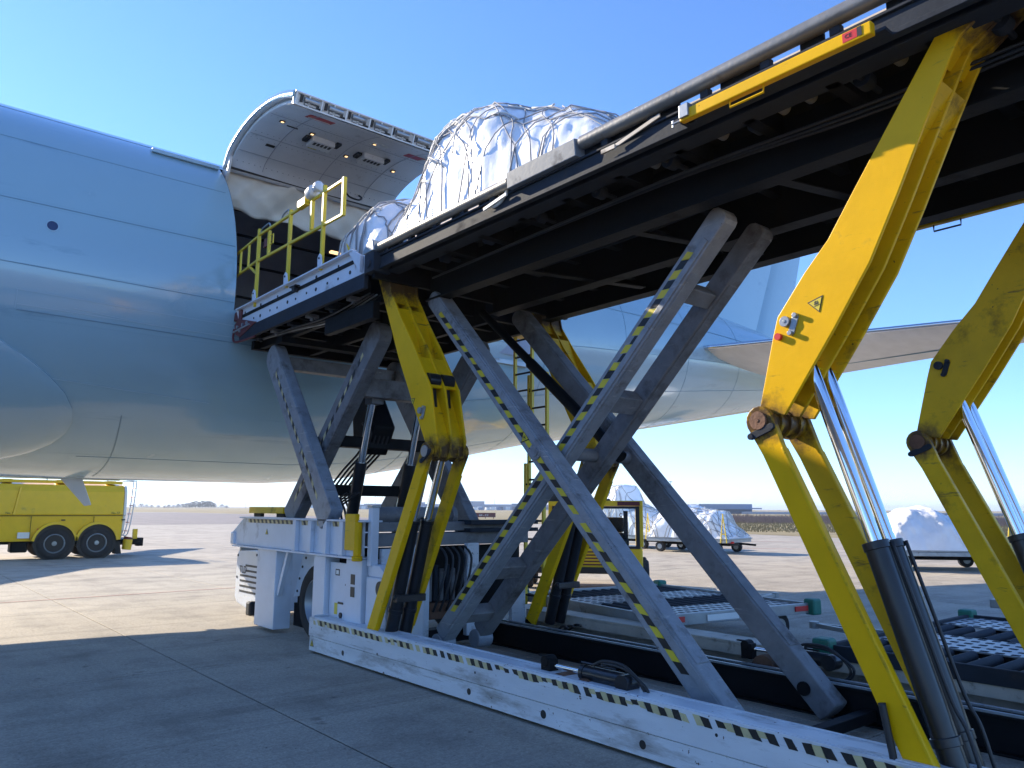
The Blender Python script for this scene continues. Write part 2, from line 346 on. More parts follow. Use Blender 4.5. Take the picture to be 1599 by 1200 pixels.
def wheel(parent, c, r, wid, axis=(1, 0, 0), rimmat=GALV, name='wheel', nb=8):
    """tyre with a dished rim and studs; the hub faces -axis"""
    ax = Vector(axis)
    b = B(); h = wid/2
    b.lathe([(-h*.80, r*.60), (-h, r*.72), (-h*.98, r*.88), (-h*.72, r*.985), (-h*.3, r), (h*.3, r), (h*.72, r*.985), (h*.98, r*.88), (h, r*.72), (h*.8, r*.6)], c, ax, 32, caps=(False, False))
    t = b.build(name, RUBBER, parent, smooth='auto')
    b = B()
    b.lathe([(-h*.86, r*.615), (-h*.92, r*.58), (-h*.70, r*.54), (-h*.25, r*.46), (-h*.2, r*.36), (-h*.45, r*.32), (-h*.5, r*.16), (-h*.85, r*.14), (-h*.9, r*.05)], c, ax, 28, caps=(False, True))
    a = ax.orthogonal().normalized(); d = ax.cross(a)
    b.build('rim', rimmat, t, smooth='auto')
    b = B()
    for i in range(nb):
        q = Vector(c)+(a*math.cos(2*math.pi*i/nb)+d*math.sin(2*math.pi*i/nb))*r*.26
        b.cyl(q-ax*h*.62, q-ax*h*.3, r*.032, 8)
        q = Vector(c)+(a*math.cos(2*math.pi*(i+.5)/nb)+d*math.sin(2*math.pi*(i+.5)/nb))*r*.42
        b.cyl(q-ax*h*.245, q-ax*h*.2, r*.05, 8)
    b.build('wheel_nuts', BLACKP, t)
    return t

# ------------------------------------------------------------------ ground
def sheet(name, rects, z, m):
    b = B()
    for x0, x1, y0, y1 in rects: b.poly([(x0, y0, z), (x1, y0, z), (x1, y1, z), (x0, y1, z)], [(0, 1, 2, 3)])
    return b.build(name, m)
SX, SY, X0, Y0 = 3.43, 6.1, 3.07-3.43*3, -2.9
NX, NY = 15, 10
XA, XB, YA, YB = X0, X0+SX*NX, Y0, Y0+SY*NY
FAR = 9000
apron = kind(sheet('apron', [(-FAR, FAR, YB, FAR), (-FAR, FAR, -FAR, YA), (-FAR, XA, YA, YB), (XB, FAR, YA, YB)], -.001, CONC), 'structure')
base = sheet('joint_bed', [(XA, XB, YA, YB)], -.014, JOINT); base.parent = apron
sm = None
for i in range(NX):
    for j in range(NY):
        if sm is None:
            o = B().box(0, SX-.014, 0, SY-.014, -.013, 0).build('slab', CONC, apron, bevel=.006, seg=1); sm = o.data
            for p in sm.polygons: p.use_smooth = False
        else:
            o = bpy.data.objects.new('slab', sm); COL.objects.link(o); o.parent = apron
            md = o.modifiers.new('bevel', 'BEVEL'); md.width = .006; md.segments = 1
        o.location = (XA+i*SX+.007, YA+j*SY+.007, random.uniform(-.001, .001))
# far asphalt and grass, each a sheet above the one below
b = B(); b.poly([(-900, 95, .004), (62, 82, .004), (73, 150, .004), (76, 250, .004), (-900, 240, .004)], [(0, 1, 2, 3, 4)])
kind(b.build('taxiway', ASPH), 'structure')
b = B()
edge = [(40, -60), (46, 10), (50.5, 34), (58, 58), (66.5, 82), (69, 110), (75, 190), (78, 262), (-1200, 252)]
b.poly([(x, y, .010) for x, y in edge]+[(-1200, 6000, .010), (6000, 6000, .010), (6000, -60, .010)], [tuple(range(len(edge)+3))])
kind(b.build('grass_field', GRASS), 'structure')
# thin painted lines on the apron
LINEP = mat('faded_red_line', (.42, .20, .17), .8, var=.2, scale=2)
b = B()
for p0, p1, wd in (((-3, 17.45), (6.9, 17.75), .05), ((20, 37), (44, 6), .15), ((26, 42), (45.5, 18), .15)):
    d = (Vector(p1)-Vector(p0)).normalized(); nn = Vector((-d.y, d.x))*wd/2
    p0 = Vector(p0); p1 = Vector(p1)
    b.poly([(*(p0-nn), .006), (*(p1-nn), .006), (*(p1+nn), .006), (*(p0+nn), .006)], [(0, 1, 2, 3)])
lo = b.build('painted_line', LINEP, apron)

# ------------------------------------------------------------------ aircraft
YC, ZC, RF = 15.45, 5.37, 3.1
ac = thing('cargo_aircraft', 'sky blue cargo aircraft with its upward opening cargo door raised', 'aircraft', (4, YC, 0))
def lerp(tab, x):
    for (a, u), (c, v) in zip(tab, tab[1:]):
        if x <= c: return u+(v-u)*max(0, (x-a))/(c-a)
    return tab[-1][1]
BOT = [(-40, 2.27), (6.2, 2.27), (7.6, 2.36), (9.1, 2.60), (10.9, 2.98), (12.9, 3.38), (18, 4.18), (24, 5.22), (26.6, 5.85), (27.6, 6.5)]
TOP = [(-40, 8.47), (13, 8.47), (18, 8.42), (24, 8.1), (26.6, 7.6), (27.6, 7.1)]
WID = [(-40, 3.1), (6.5, 3.1), (9, 3.0), (12, 2.75), (16, 2.33), (20, 1.88), (24, 1.30), (26.6, .75), (27.6, .25)]
def fus(x, t, k=0.0):
    """point of the skin at station x, angle t from straight down (0) through the camera side (pi/2) to the top (pi)"""
    zb, zt, wd = lerp(BOT, x), lerp(TOP, x), lerp(WID, x)
    return Vector((x, YC-(wd+k)*math.sin(t), (zb+zt)/2-((zt-zb)/2+k)*math.cos(t)))
DX0, DX1 = 4.38, 7.85
T_SILL = math.acos((ZC-4.98)/RF); T_HINGE = math.acos((ZC-7.86)/RF)
NT = 120
ts = sorted(set([i*2*math.pi/NT for i in range(NT)]+[T_SILL, T_HINGE]))
xs = sorted(set([-40, -30, -20, -14, -10, -6, -4, -2, 0, 1, 2, 3, DX0, 5.3, 6.2, 7, DX1]+[8.5+.75*i for i in range(25)]+[27, 27.6]))
b = B(); nt_ = len(ts)
P = [fus(x, t) for x in xs for t in ts]; F = []
for i in range(len(xs)-1):
    for j in range(nt_):
        if xs[i] >= DX0-1e-6 and xs[i+1] <= DX1+1e-6 and T_SILL-1e-6 <= ts[j] < T_HINGE-1e-6: continue
        F.append((i*nt_+j, i*nt_+(j+1) % nt_, (i+1)*nt_+(j+1) % nt_, (i+1)*nt_+j))
F.append(tuple(range(nt_))); F.append(tuple((len(xs)-1)*nt_+j for j in range(nt_))[::-1])
b.poly(P, F)
fuselage = b.build('fuselage', SKIN, ac, smooth='auto')
# door frame of the opening
b = B()
def ring(x, n=14, k0=.004, k1=-.16): 
    return [[fus(x, T_SILL+(T_HINGE-T_SILL)*i/n, k0) for i in range(n+1)], [fus(x, T_SILL+(T_HINGE-T_SILL)*i/n, k1) for i in range(n+1)]]
b.grid(ring(DX0+.003)); b.grid(ring(DX1-.003))
b.grid([[fus(DX0, T_SILL+.002, .004), fus(DX1, T_SILL+.002, .004)], [fus(DX0, T_SILL+.002, -.3), fus(DX1, T_SILL+.002, -.3)]])
b.build('door_frame', MAROON, fuselage)
# hold inside: lining ring, floor, ceiling, end walls
b = B(); n = 40
hx0, hx1 = 2.2, 11.0
th = [T_SILL+.02+(2*math.pi-2*T_SILL-.04)*i/n for i in range(n+1)]
def hold(x, t): return Vector((x, YC-2.86*math.sin(t), ZC-2.86*math.cos(t)))
Pq = [hold(x, t) for x in (hx0, DX0, DX1, hx1) for t in th]; Fq = []
for i in range(3):
    for j in range(n):
        if i == 1 and th[j+1] <= T_HINGE+.12: continue
        Fq.append((i*(n+1)+j, i*(n+1)+j+1, (i+1)*(n+1)+j+1, (i+1)*(n+1)+j))
Fq.append(tuple(range(n+1))); Fq.append(tuple(3*(n+1)+j for j in range(n+1)))
b.poly(Pq, Fq); b.build('hold_lining', LINING, ac, smooth='auto')
b = B(); b.box(hx0, hx1, YC-2.84, YC+2.84, 4.86, 4.95)
b.build('hold_floor', GALV, ac)
b = B()
for k in range(5):
    t = 2*math.pi-T_SILL-.35-.28*k
    p = hold(hx0, t); q = hold(hx1, t)
    b.bar(p+Vector((0, -.02, 0)), q+Vector((0, -.02, 0)), .05, .05)
b.build('lining_rail', DARK2, ac)
b = B(); b.box(7.1, 7.45, 14.5, 14.6, 7.12, 7.16)
b.build('hold_lamp', LAMPG, ac)
# canvas rolled under the hinge
b = B(); rows = []
for i in range(15):
    f = i/14; row = []
    for j in range(121):
        g = j/120; x = DX0+.05+(DX1-DX0-.1)*g
        sag = .10*math.sin(g*9.0+1)+.07*math.sin(g*23+f*3)+.05*math.sin(g*41)
        z = 7.80-.55*f*(1+.25*math.sin(g*math.pi)) - sag*f*.35
        y = 13.55+.25*f+.05*math.sin(f*5+g*11)+.025*math.sin(g*31+f*5)+.025*abs(math.sin(g*17-f*6))+.008*math.sin(g*60+f*9)
        row.append((x, y, z))
    rows.append([(x_, y_-.16, z_) for x_, y_, z_ in row])
b.grid(rows); b.build('door_curtain', CANVAS, ac, smooth=True, solid=.02)
b = B(); b.box(DX0+.05, DX1-.05, 13.30, 13.42, 7.80, 7.86); b.build('hinge_gap_strip', BLACKP, ac)
# wing-to-body fairing: an egg that swells out of the belly and ends near x = 2.4
for side in (1, -1):
    b = B(); rows = []
    for i in range(33):
        q = -1+2*i/32; t = .74+.86*math.sin(q*math.pi/2)
        xe = 2.38-6.9*(t-.74)**2
        row = []
        for d_, k_ in ((0, -.03), (.006, .028), (.04, .040), (.25, .075), (.7, .125), (1.6, .19), (3.2, .26), (6, .32), (12, .35), (20, .35)):
            p = fus(xe-d_, t, k_)
            if side < 0: p.y = 2*YC-p.y
            row.append(p)
        rows.append(row)
    b.grid(rows); fr = b.build('wing_fairing', SKIN, ac, smooth='auto')
    if side > 0:
        b = B(); pts = []
        for i in range(13):
            t = .62+.62*i/12; pts.append(fus(.92-.10*i/12, t, .03+.14*min(1, (2.38-6.9*(t-.74)**2-.9)/1.3 if t < 1.2 else .2)))
        b.tube(pts, .006, 4); b.build('panel_seam', SEAM, fr)

def strip(path, w, material, name='panel_seam', parent=fuselage, k=.004):
    """thin seam lying on the skin: path of (x, angle)"""
    b = B(); pts = [fus(x, t, k) for x, t in path]
    for p, q in zip(pts, pts[1:]):
        d = (q-p).normalized(); nrm = Vector((0, p.y-YC, p.z-ZC)).normalized(); s = d.cross(nrm).normalized()*w/2
        b.poly([p-s, q-s, q+s, p+s, p-s-nrm*.004, q-s-nrm*.004, q+s-nrm*.004, p+s-nrm*.004], [(0, 1, 2, 3), (0, 4, 5, 1), (1, 5, 6, 2), (2, 6, 7, 3), (3, 7, 4, 0)])
    return b.build(name, material, parent)
def ang(z): return math.acos((ZC-z)/RF)
def along(x0, x1, z0, z1=None, n=10): 
    z1 = z0 if z1 is None else z1
    return [(x0+(x1-x0)*i/n, ang(z0+(z1-z0)*i/n)) for i in range(n+1)]
strip(along(-3, 4.36, 6.07), .012, SEAM)
strip(along(-3, 4.36, 5.18, 5.10), .012, SEAM)
strip(along(-3, 4.3, 7.15), .005, SEAM)
strip(along(-3, 6, 7.95, 7.95), .014, SEAM)
strip(along(1.40, 6.0, 4.50, 4.44), .014, SEAM)
strip(along(1.40, 6.0, 4.58, 4.52), .008, SEAM_L)
strip(along(1.36, 6.0, 4.78, 4.70), .010, SEAM_L)
strip([(1.38, ang(4.52+.26*i/6)) for i in range(7)], .01, SEAM_L)
strip(along(2.1, 3.2, 4.63, 4.55), .008, SEAM_L)
strip([(3.05+.05*math.sin(i*.3), .16+.64*i/12) for i in range(13)], .016, SEAM)
strip([(1.9+2.4*i/12, .98-.06*i/12) for i in range(13)], .008, SEAM_L)
strip([(2.6+9*i/20, .46) for i in range(21)], .006, SEAM)
for xx in (8.6, 11.6, 14.6, 17.6, 20.6):
    strip([(xx, .15+2.7*i/24) for i in range(25)], .014, SEAM, k=.006)
for tt in (1.0, 1.45, 1.9):
    strip([(8.2+16*i/24, tt) for i in range(25)], .014, SEAM, k=.008)
b = B()
for z_, n_r in ((6.11, 150), (6.03, 150), (5.14, 150), (4.40, 170)):
    for k in range(n_r):
        x = -1+5.3*k/n_r; t = ang(z_); p = fus(x, t, .001); nr = Vector((0, p.y-YC, p.z-ZC)).normalized()
        e = Vector((1, 0, 0))*.006; f = nr.cross(Vector((1, 0, 0)))*.006
        b.poly([p-e, p-f, p+e, p+f, p+nr*.002], [(0, 1, 4), (1, 2, 4), (2, 3, 4), (3, 0, 4)])
kind(b.build('rivet_rows', SEAM, fuselage), 'stuff')
# porthole
c = fus(1.715, ang(5.767)); nrm = Vector((0, c.y-YC, c.z-ZC)).normalized()
b = B(); b.lathe([(-.01, .085), (.006, .085), (.008, .072), (.003, .07), (.003, .01)], c, nrm, 24)
pw = b.build('porthole', SEAM_L, ac, smooth='auto')
B().lathe([(0, .07), (.004, .069), (.005, .01)], c+nrm*.002, nrm, 24).build('pane', PORT, pw)
# belly blade aerial
b = B(); b.prism([(2.62, 2.30), (2.98, 2.30), (3.17, 1.82), (3.06, 1.80)], YC-.02, YC+.02, 'y')
b.build('blade_aerial', ALU, ac, bevel=.012)
b = B(); b.box(3.2, 4.33, YC-2.02, YC-1.9, 7.77, 7.83)
b.build('roof_rail', SEAM_L, ac)
# tail fin, rudder, stabilisers
def airfoil(root, tip, thick0, thick1, name, material, parent=ac, vert=False, n=9):
    """root/tip = ((le point),(te point)); a lens-shaped section is lofted between them"""
    b = B(); prof = []
    for i in range(n+1):
        f = i/n; prof.append((f, 1.9*math.sqrt(max(f, 0))*(1-f)*.62))
    rows = []
    for k in range(7):
        g = k/6
        le = Vector(root[0]).lerp(Vector(tip[0]), g); te = Vector(root[1]).lerp(Vector(tip[1]), g); th = thick0+(thick1-thick0)*g
        nrm = Vector((0, 1, 0)) if vert else Vector((0, 0, 1))
        row = [le.lerp(te, f)+nrm*h*th for f, h in prof]+[le.lerp(te, f)-nrm*h*th for f, h in prof[::-1][1:-1]]
        rows.append(row)
    b.grid(rows, close=True); nc = len(rows[0]); b.poly(rows[0], [tuple(range(nc))]); b.poly(rows[-1], [tuple(range(nc))])
    return b.build(name, material, parent, smooth='auto')
fin = airfoil(((15.5, YC, 7.9), (24.2, YC, 7.6)), ((26.8, YC, 18.3), (29.0, YC, 18.3)), .75, .25, 'tail_fin', SKIN, vert=True)
b = B()
airfoil(((24.25, YC, 7.9), (26.5, YC, 8.2)), ((29.05, YC, 18.2), (30.2, YC, 18.3)), .20, .08, 'rudder', SKIN, parent=fin, vert=True)
stab = airfoil(((18.3, 13.75, 6.42), (25.0, 14.2, 6.30)), ((23.2, 7.4, 6.96), (27.1, 7.4, 6.93)), .55, .20, 'stabiliser', ALU)
b = B(); b.tube([Vector((18.25, 13.7, 6.425)).lerp(Vector((23.15, 7.4, 6.962)), i/8) for i in range(9)], .07, 8)
b.build('leading_edge', ALU_EDGE, stab, smooth=True)
b = B(); b.bar((23.0, 13.2, 6.27), (25.9, 7.5, 6.83), .04, .03)
b.build('elevator_gap', SEAM, stab)
# wings: roots hidden under the fairing, seen as shade and as a strip beneath the belly
for sd in (1, -1):
    wg = airfoil(((-13.5, YC+2.6*sd, 3.3), (-2.0, YC+2.6*sd, 3.2)), ((-7.5, YC+10*sd, 4.05), (-2.2, YC+10*sd, 4.0)), 1.3, .7, 'wing', ALU)
    airfoil(((-7.5, YC+10*sd, 4.05), (-2.2, YC+10*sd, 4.0)), ((6.0, YC+31.5*sd, 6.2), (8.2, YC+31.5*sd, 6.2)), .7, .2, 'outer_wing', ALU, parent=wg)

# raised cargo door: an arc shell with a rim, lamps, latch boxes
DH = (13.50, 7.90); 
prof = [(13.50, 7.86), (13.26, 8.14), (12.84, 8.30), (12.40, 8.375), (11.98, 8.39), (11.58, 8.355), (11.18, 8.28), (10.80, 8.17), (10.45, 8.03)]
pp = smooth_path([(0, y, z) for y, z in prof], 4)
def dn(i):
    a = pp[max(i-1, 0)]; c = pp[min(i+1, len(pp)-1)]; d = (c-a).normalized()
    return Vector((0, -d.z, d.y))       # towards the underside
sgn = 1 if dn(10).z < 0 else -1
def door_pt(x, i, off): p = pp[i]+dn(i)*sgn*off; return Vector((x, p.y, p.z))
N_ = len(pp)
DXa, DXb = DX0+.03, DX1-.03
b = B()
b.grid([[door_pt(x, i, 0) for i in range(N_)] for x in (DXa, DXb)])
b.grid([[door_pt(DXa, i, 0) for i in range(N_)], [door_pt(DXa, i, .10) for i in range(N_)]])
b.grid([[door_pt(DXb, i, 0) for i in range(N_)], [door_pt(DXb, i, .10) for i in range(N_)]])
cdoor = b.build('cargo_door', SKIN, ac, smooth='auto', solid=.012)
for x0, x1, a in ((DXa+.004, DXa+.09, .10), (DXb-.09, DXb-.004, .10)):
    b = B(); b.grid([[door_pt(x0, i, a) for i in range(N_)], [door_pt(x1, i, a) for i in range(N_)]])
    b.grid([[door_pt(x1 if x0 < 5 else x0, i, a) for i in range(N_)], [door_pt(x1 if x0 < 5 else x0, i, a+.07) for i in range(N_)]])
    b.build('door_rim', DOORRIM, cdoor, smooth='auto', solid=.008)
b = B(); i1 = N_-3
b.grid([[door_pt(DXa+.09, i, .17) for i in range(i1)], [door_pt((DXa+DXb)/2, i, .185) for i in range(i1)], [door_pt(DXb-.09, i, .17) for i in range(i1)]])
inner = b.build('door_lining', DOORIN, cdoor, smooth='auto', solid=.012)
# the free edge: a channel full of latches
e0 = door_pt(0, N_-1, 0); e1 = door_pt(0, N_-1, .2); ev = (e1-e0).normalized(); en = Vector((0, ev.z, -ev.y))
if en.y > 0: en = -en
b = B()
def edge_box(x0, x1, a0, a1, o0, o1, bb, mi=0):
    P = []
    for x in (x0, x1):
        for a, o in ((a0, o0), (a1, o0), (a1, o1), (a0, o1)):
            q = e0+ev*a+en*o; P.append((x, q.y, q.z))
    bb.poly(P, [(0, 1, 2, 3), (7, 6, 5, 4), (0, 4, 5, 1), (1, 5, 6, 2), (2, 6, 7, 3), (3, 7, 4, 0)], mi)
edge_box(DXa, DXb, -.004, .018, -.02, .035, b); edge_box(DXa, DXb, .178, .198, -.02, .035, b); edge_box(DXa, DXb, .0, .19, -.03, -.01, b)
for k in range(17):
    x = DXa+.02+(DXb-DXa-.06)*k/16; edge_box(x, x+.022, .018, .178, -.01, .03, b)
b.build('latch_channel', DOORRIM, cdoor)
for k in range(8):
    x = DXa+.16+k*.405
    b = B(); q = e0+ev*.085+en*.02
    b.cyl((x, q.y, q.z), (x+.24, q.y, q.z), .042, 12)
    edge_box(x+.25, x+.33, .04, .15, -.005, .028, b); edge_box(x+.02, x+.2, .135, .165, -.005, .03, b)
    b.build('latch', GALV, cdoor, smooth='auto')
    b = B(); q = e0+ev*.15+en*.01
    b.cyl((x+.05, q.y, q.z), (x+.30, q.y, q.z), .02, 8); edge_box(x-.06, x-.02, .03, .14, -.008, .02, b)
    b.build('latch_shadow_gap', BLACKP, cdoor)
def on_door(x, i, off=.19): return door_pt(x, i, off)
def door_frame_at(x, i):
    d = (pp[min(i+1, N_-1)]-pp[max(i-1, 0)]).normalized(); return Vector((1, 0, 0)), d, dn(i)*sgn
def door_box(x, i, sx, sd, h, name, m, off=.186, bev=.01):
    X, D, Nn = door_frame_at(x, i); c = on_door(x, i, off)
    P = [c+X*a*sx/2+D*e*sd/2+Nn*hh for hh in (0, h) for a, e in ((-1, -1), (1, -1), (1, 1), (-1, 1))]
    b = B(); b.poly(P, [(0, 3, 2, 1), (4, 5, 6, 7), (0, 1, 5, 4), (1, 2, 6, 5), (2, 3, 7, 6), (3, 0, 4, 7)])
    return b.build(name, m, inner, bevel=bev)
for i_ in (6, 11, 20):
    b = B(); rws = [door_pt(x, i_, .1925) for x in (DXa+.1, (DXa+DXb)/2, DXb-.1)]; D_ = (pp[i_+1]-pp[i_]).normalized()*.006
    b.grid([[p-D_ for p in rws], [p+D_ for p in rws]]); b.build('lining_joint', LINING, inner, solid=.003)
for x_ in (5.05, 6.12, 7.1):
    b = B(); b.grid([[door_pt(x_-.006, i, .1925) for i in range(2, i1-1)], [door_pt(x_+.006, i, .1925) for i in range(2, i1-1)]]); b.build('lining_joint', LINING, inner, solid=.003)
b = B()
for i_ in (3, 10, 12, 19, 21, 27):
    for k in range(30):
        p = door_pt(DXa+.15+(DXb-DXa-.3)*k/29, i_, .195); D_ = (pp[i_+1]-pp[i_]).normalized()
        b.poly([p-Vector((.009, 0, 0)), p-D_*.009, p+Vector((.009, 0, 0)), p+D_*.009], [(0, 1, 2, 3)])
kind(b.build('lining_screws', DARK2, inner), 'stuff')
for x, i in ((5.62, 15), (6.62, 15)):
    vb = door_box(x, i, .42, .30, .10, 'speaker_box', DOORRIM)
    X, D, Nn = door_frame_at(x, i)
    for k in range(5):
        c = on_door(x-.14+.07*k, i, .288)
        b = B(); P = [c+X*a*.022+D*e*.05+Nn*hh+D*.05 for hh in (0, .004) for a, e in ((-1, -1), (1, -1), (1, 1), (-1, 1))]
        b.poly(P, [(0, 3, 2, 1), (4, 5, 6, 7), (0, 1, 5, 4), (1, 2, 6, 5), (2, 3, 7, 6), (3, 0, 4, 7)]); b.build('grille_slot', BLACKP, vb)
    for s in (-1, 1):
        door_box(x+s*.27, i+(1 if s > 0 else 0), .09, .2, .05, 'speaker_bracket', DARK2)
door_box(5.6, 12, .16, .05, .004, 'yellow_sticker', TAPEYB, bev=0); door_box(4.95, 9, .16, .07, .004, 'data_plate', BLACKP, bev=0)
rs = door_box(5.15, 25, .44, .24, .004, 'red_sign', SIGNRED, bev=0)
for k in range(2):
    q = door_box(5.15, 25, .38, .022, .0065, 'lettering_line', PAPER, off=.186, bev=0); q.location += Vector((0, .04-.08*k, 0))
door_box(7.15, 22, .36, .2, .004, 'red_sign', SIGNRED, bev=0)
for x, i in ((4.78, 18), (5.36, 17), (6.22, 13), (7.22, 13), (6.32, 22)):
    lb = door_box(x, i, .09, .09, .015, 'door_lamp', BLACKP)
    door_box(x+.006, i, .055, .05, .021, 'lamp_glass', LAMPG)
door_box(6.40, 22, .34, .18, .012, 'door_handle', DOORRIM); door_box(7.45, 22, .34, .16, .02, 'hinge_cover', DOORRIM); door_box(5.0, 17, .2, .03, .012, 'pull_handle', BLACKP)
b = B(); b.tube(smooth_path([on_door(6.7, 3, .2), on_door(6.72, 3, .42), on_door(6.9, 3, .45), on_door(7.02, 3, .3), on_door(7.0, 3, .2)]), .018)
b.build('door_strut', DARK2, cdoor, smooth=True)
b = B()
for x0 in (DXa+.02, DXb-.22): b.prism([(13.75, 7.6), (13.45, 7.95), (13.2, 7.98), (13.3, 7.7), (13.55, 7.45)], x0, x0+.05)
b.build('hinge_arm', DOORRIM, cdoor)

# ------------------------------------------------------------------ main deck loader
ld = thing('cargo_loader', 'white and yellow scissor lift cargo loader standing against the aircraft', 'cargo loader', (6, 5.5, 0))
def P_(b, name, m, parent=ld, **k): return b.build(name, m, parent, **k)

# base beam, camera side
b = B()
b.prism([(9.42, .03), (9.42, .42), (9.30, .44), (.3, .44), (.3, .03)], 4.555, 4.60)
b.box(4.555, 4.80, .3, 9.35, .405, .425); b.box(4.60, 4.80, .3, 9.35, .03, .06)
b.box(4.80, 4.83, .3, 9.35, .03, .32)
beam = P_(b, 'base_beam', WHITE_WORN, bevel=.006)
b = B(); b.box(4.530, 4.553, .3, 9.42, .205, .435); P_(b, 'upper_rub_plate', WHITE_WORN, beam, bevel=.005)
b = B(); b.box(4.538, 4.554, .3, 9.41, .03, .20); P_(b, 'lower_rub_plate', WHITE_WORN, beam, bevel=.004)
hazard((4.529, 9.30, .385), (4.529, .6, .385), .06, (0, 0, 1), (-1, 0, 0), .062, beam, lean=-.55, worn=.22)
for y, z, r in ((8.52, .115, .030), (7.72, .215, .014), (6.05, .115, .03), (5.02, .115, .035), (3.95, .115, .032), (5.95, .30, .012), (3.3, .32, .012)):
    b = B(); b.cyl((4.5375 if z < .2 else 4.5295, y, z), (4.54, y, z), r, 16); P_(b, 'drain_hole', BLACKP, beam)
warning_sign((4.537, 9.33, .12), (0, -1, 0), (0, 0, 1), .10, beam)
b = B(); b.box(4.60, 4.82, 9.42, 9.46, .03, .44); P_(b, 'end_plate', WHITE, beam)
# tie strip seen along the inner top of the beam
b = B(); b.box(4.800, 4.835, .3, 8.3, .32, .43); P_(b, 'inner_flange', WHITE_WORN, beam, bevel=.004)

# inner rails and far beam
b = B(); b.box(6.75, 6.79, .3, 8.55, .02, .27); b.box(6.70, 6.92, .3, 8.55, .272, .292); b.box(6.70, 6.90, .3, 8.55, .0, .018); b.box(6.90, 6.94, .3, 8.55, .02, .20)
rail = P_(b, 'inner_rail', DARK, bevel=.004)
b = B(); b.box(6.705, 6.735, .35, 8.5, .294, .312); b.box(6.86, 6.90, .35, 8.5, .294, .31); P_(b, 'rail_lip', GALV, rail)
b = B(); b.box(7.60, 7.64, .3, 8.6, .10, .36); b.box(7.45, 7.80, .3, 8.6, .362, .39); b.box(7.45, 7.47, .3, 8.6, .25, .36)
fb = P_(b, 'base_beam', TAN, bevel=.004)
b = B(); b.box(7.655, 7.70, .3, 8.6, .02, .34); P_(b, 'beam_web', DARK, fb)
# chassis cross ties on the ground between the beams
b = B()
for y in (8.62, .45): b.box(4.83, 7.6, y, y+.2, .06, .24)
P_(b, 'cross_tie', DARK, bevel=.006)
b = B(); b.bar((5.0, 3.33, .10), (6.72, 3.33, .10), .10, .09); P_(b, 'foot_bar', DARK, bevel=.006)

# small hydraulic cylinder and support wheels on the base
def ram_set(x, ya, yb, z):
    """ya: rod end (aircraft side), yb: hose end"""
    b = B(); b.cyl((x, ya-.46, z), (x, yb, z), .062, 18); b.cyl((x, ya-.46, z), (x, ya-.42, z), .068, 18); b.cyl((x-.07, yb-.02, z-.01), (x+.07, yb-.02, z-.01), .07, 18); b.cyl((x, ya-.40, z+.075), (x, yb+.10, z+.075), .010, 6)
    r = P_(b, 'ram_cylinder', BLACKGLOSS, smooth='auto')
    b = B(); b.cyl((x, ya-.05, z), (x, ya-.46, z), .020, 12); P_(b, 'ram_rod', CHROME, r, smooth='auto')
    b = B(); b.box(x-.05, x+.05, ya-.07, ya+.05, z-.10, z+.05); b.cyl((x-.055, ya, z+.03), (x+.055, ya, z+.03), .05, 12); b.box(x-.02, x+.02, ya, ya+.12, z+.055, z+.07); P_(b, 'ram_clevis', DARK, r, bevel=.01)
    for k in range(2):
        b = B(); b.tube(smooth_path([(x-.01, ya-.55-.1*k, z+.075), (x, yb+.22, z+.12-.02*k), (x, yb+.0, z+.11-.02*k), (x+.01, yb-.17-.035*k, z-.02), (x+.02, yb-.17-.02*k, z-.12), (x, yb-.06, z-.19)]), .013, 8); P_(b, 'hose', HOSE, r, smooth=True)
    for k, y in enumerate((ya-.22, ya-.50)):
        b = B(); b.cyl((x-.09, y, z-.16), (x+.09, y, z-.16), .13, 22); b.cyl((x-.10, y, z-.16), (x+.10, y, z-.16), .05, 12); P_(b, 'support_wheel', RUST, r, smooth='auto', bevel=.008)
ram_set(4.73, 5.16, 4.28, .47)
ram_set(7.05, 4.72, 3.85, .42)

# scissor arms: two side legs outside (rising to the aircraft), two inside with cross bars
def leg(x0, x1, p_top, p_bot, depth, m, name='scissor_arm', rb=.2):
    """straight box leg in a y-z plane with rounded ends"""
    a = Vector((0, *p_top)); c = Vector((0, *p_bot)); d = (a-c).normalized(); n = Vector((0, -d.z, d.y)); h = depth/2
    out = []
    for k in range(7):
        t = math.pi*k/6; out.append(a+n*h*math.cos(t)+d*h*.8*math.sin(t))
    for k in range(7):
        t = math.pi*k/6; out.append(c-n*h*math.cos(t)-d*h*rb*math.sin(t))
    b = B(); b.prism([(q.y, q.z) for q in out], x0, x1)
    o = P_(b, name, m, bevel=.012)
    # welded cover plates on both narrow faces
    for s in (1, -1):
        b = B(); L = (a-c).length
        p0 = c+d*(L*.10)+n*s*(h+.003); p1 = a-d*(L*.09)+n*s*(h+.003)
        b.bar(Vector(((x0+x1)/2, p0.y, p0.z)), Vector(((x0+x1)/2, p1.y, p1.z)), (x1-x0)*.74, .012, upv=(0, n.y, n.z))
        P_(b, 'cover_plate', m, o, bevel=.003)
    return o, d, n, h, a, c
A1, dA, nA, hA, aA, cA = leg(5.15, 5.36, (7.72, 4.33), (3.60, .10), .215, STEEL)
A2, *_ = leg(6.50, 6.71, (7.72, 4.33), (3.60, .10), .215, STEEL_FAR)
B1, dB, nB, hB, aB, cB = leg(5.42, 5.60, (3.76, 4.29), (7.82, .33), .20, STEEL)
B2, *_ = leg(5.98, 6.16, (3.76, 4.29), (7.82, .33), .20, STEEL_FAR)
def off2(p, n, k, x): return Vector((x, p.y+n.y*k, p.z+n.z*k))
sg = 1 if nA.z > 0 else -1
hazard(off2(aA-dA*.25, nA, -sg*hA*.18, 5.15), off2(cA+dA*.45, nA, -sg*hA*.18, 5.15), .055, (0, nA.y, nA.z), (-1, 0, 0), .115, A1, lean=1.1, bright=True, worn=.05)
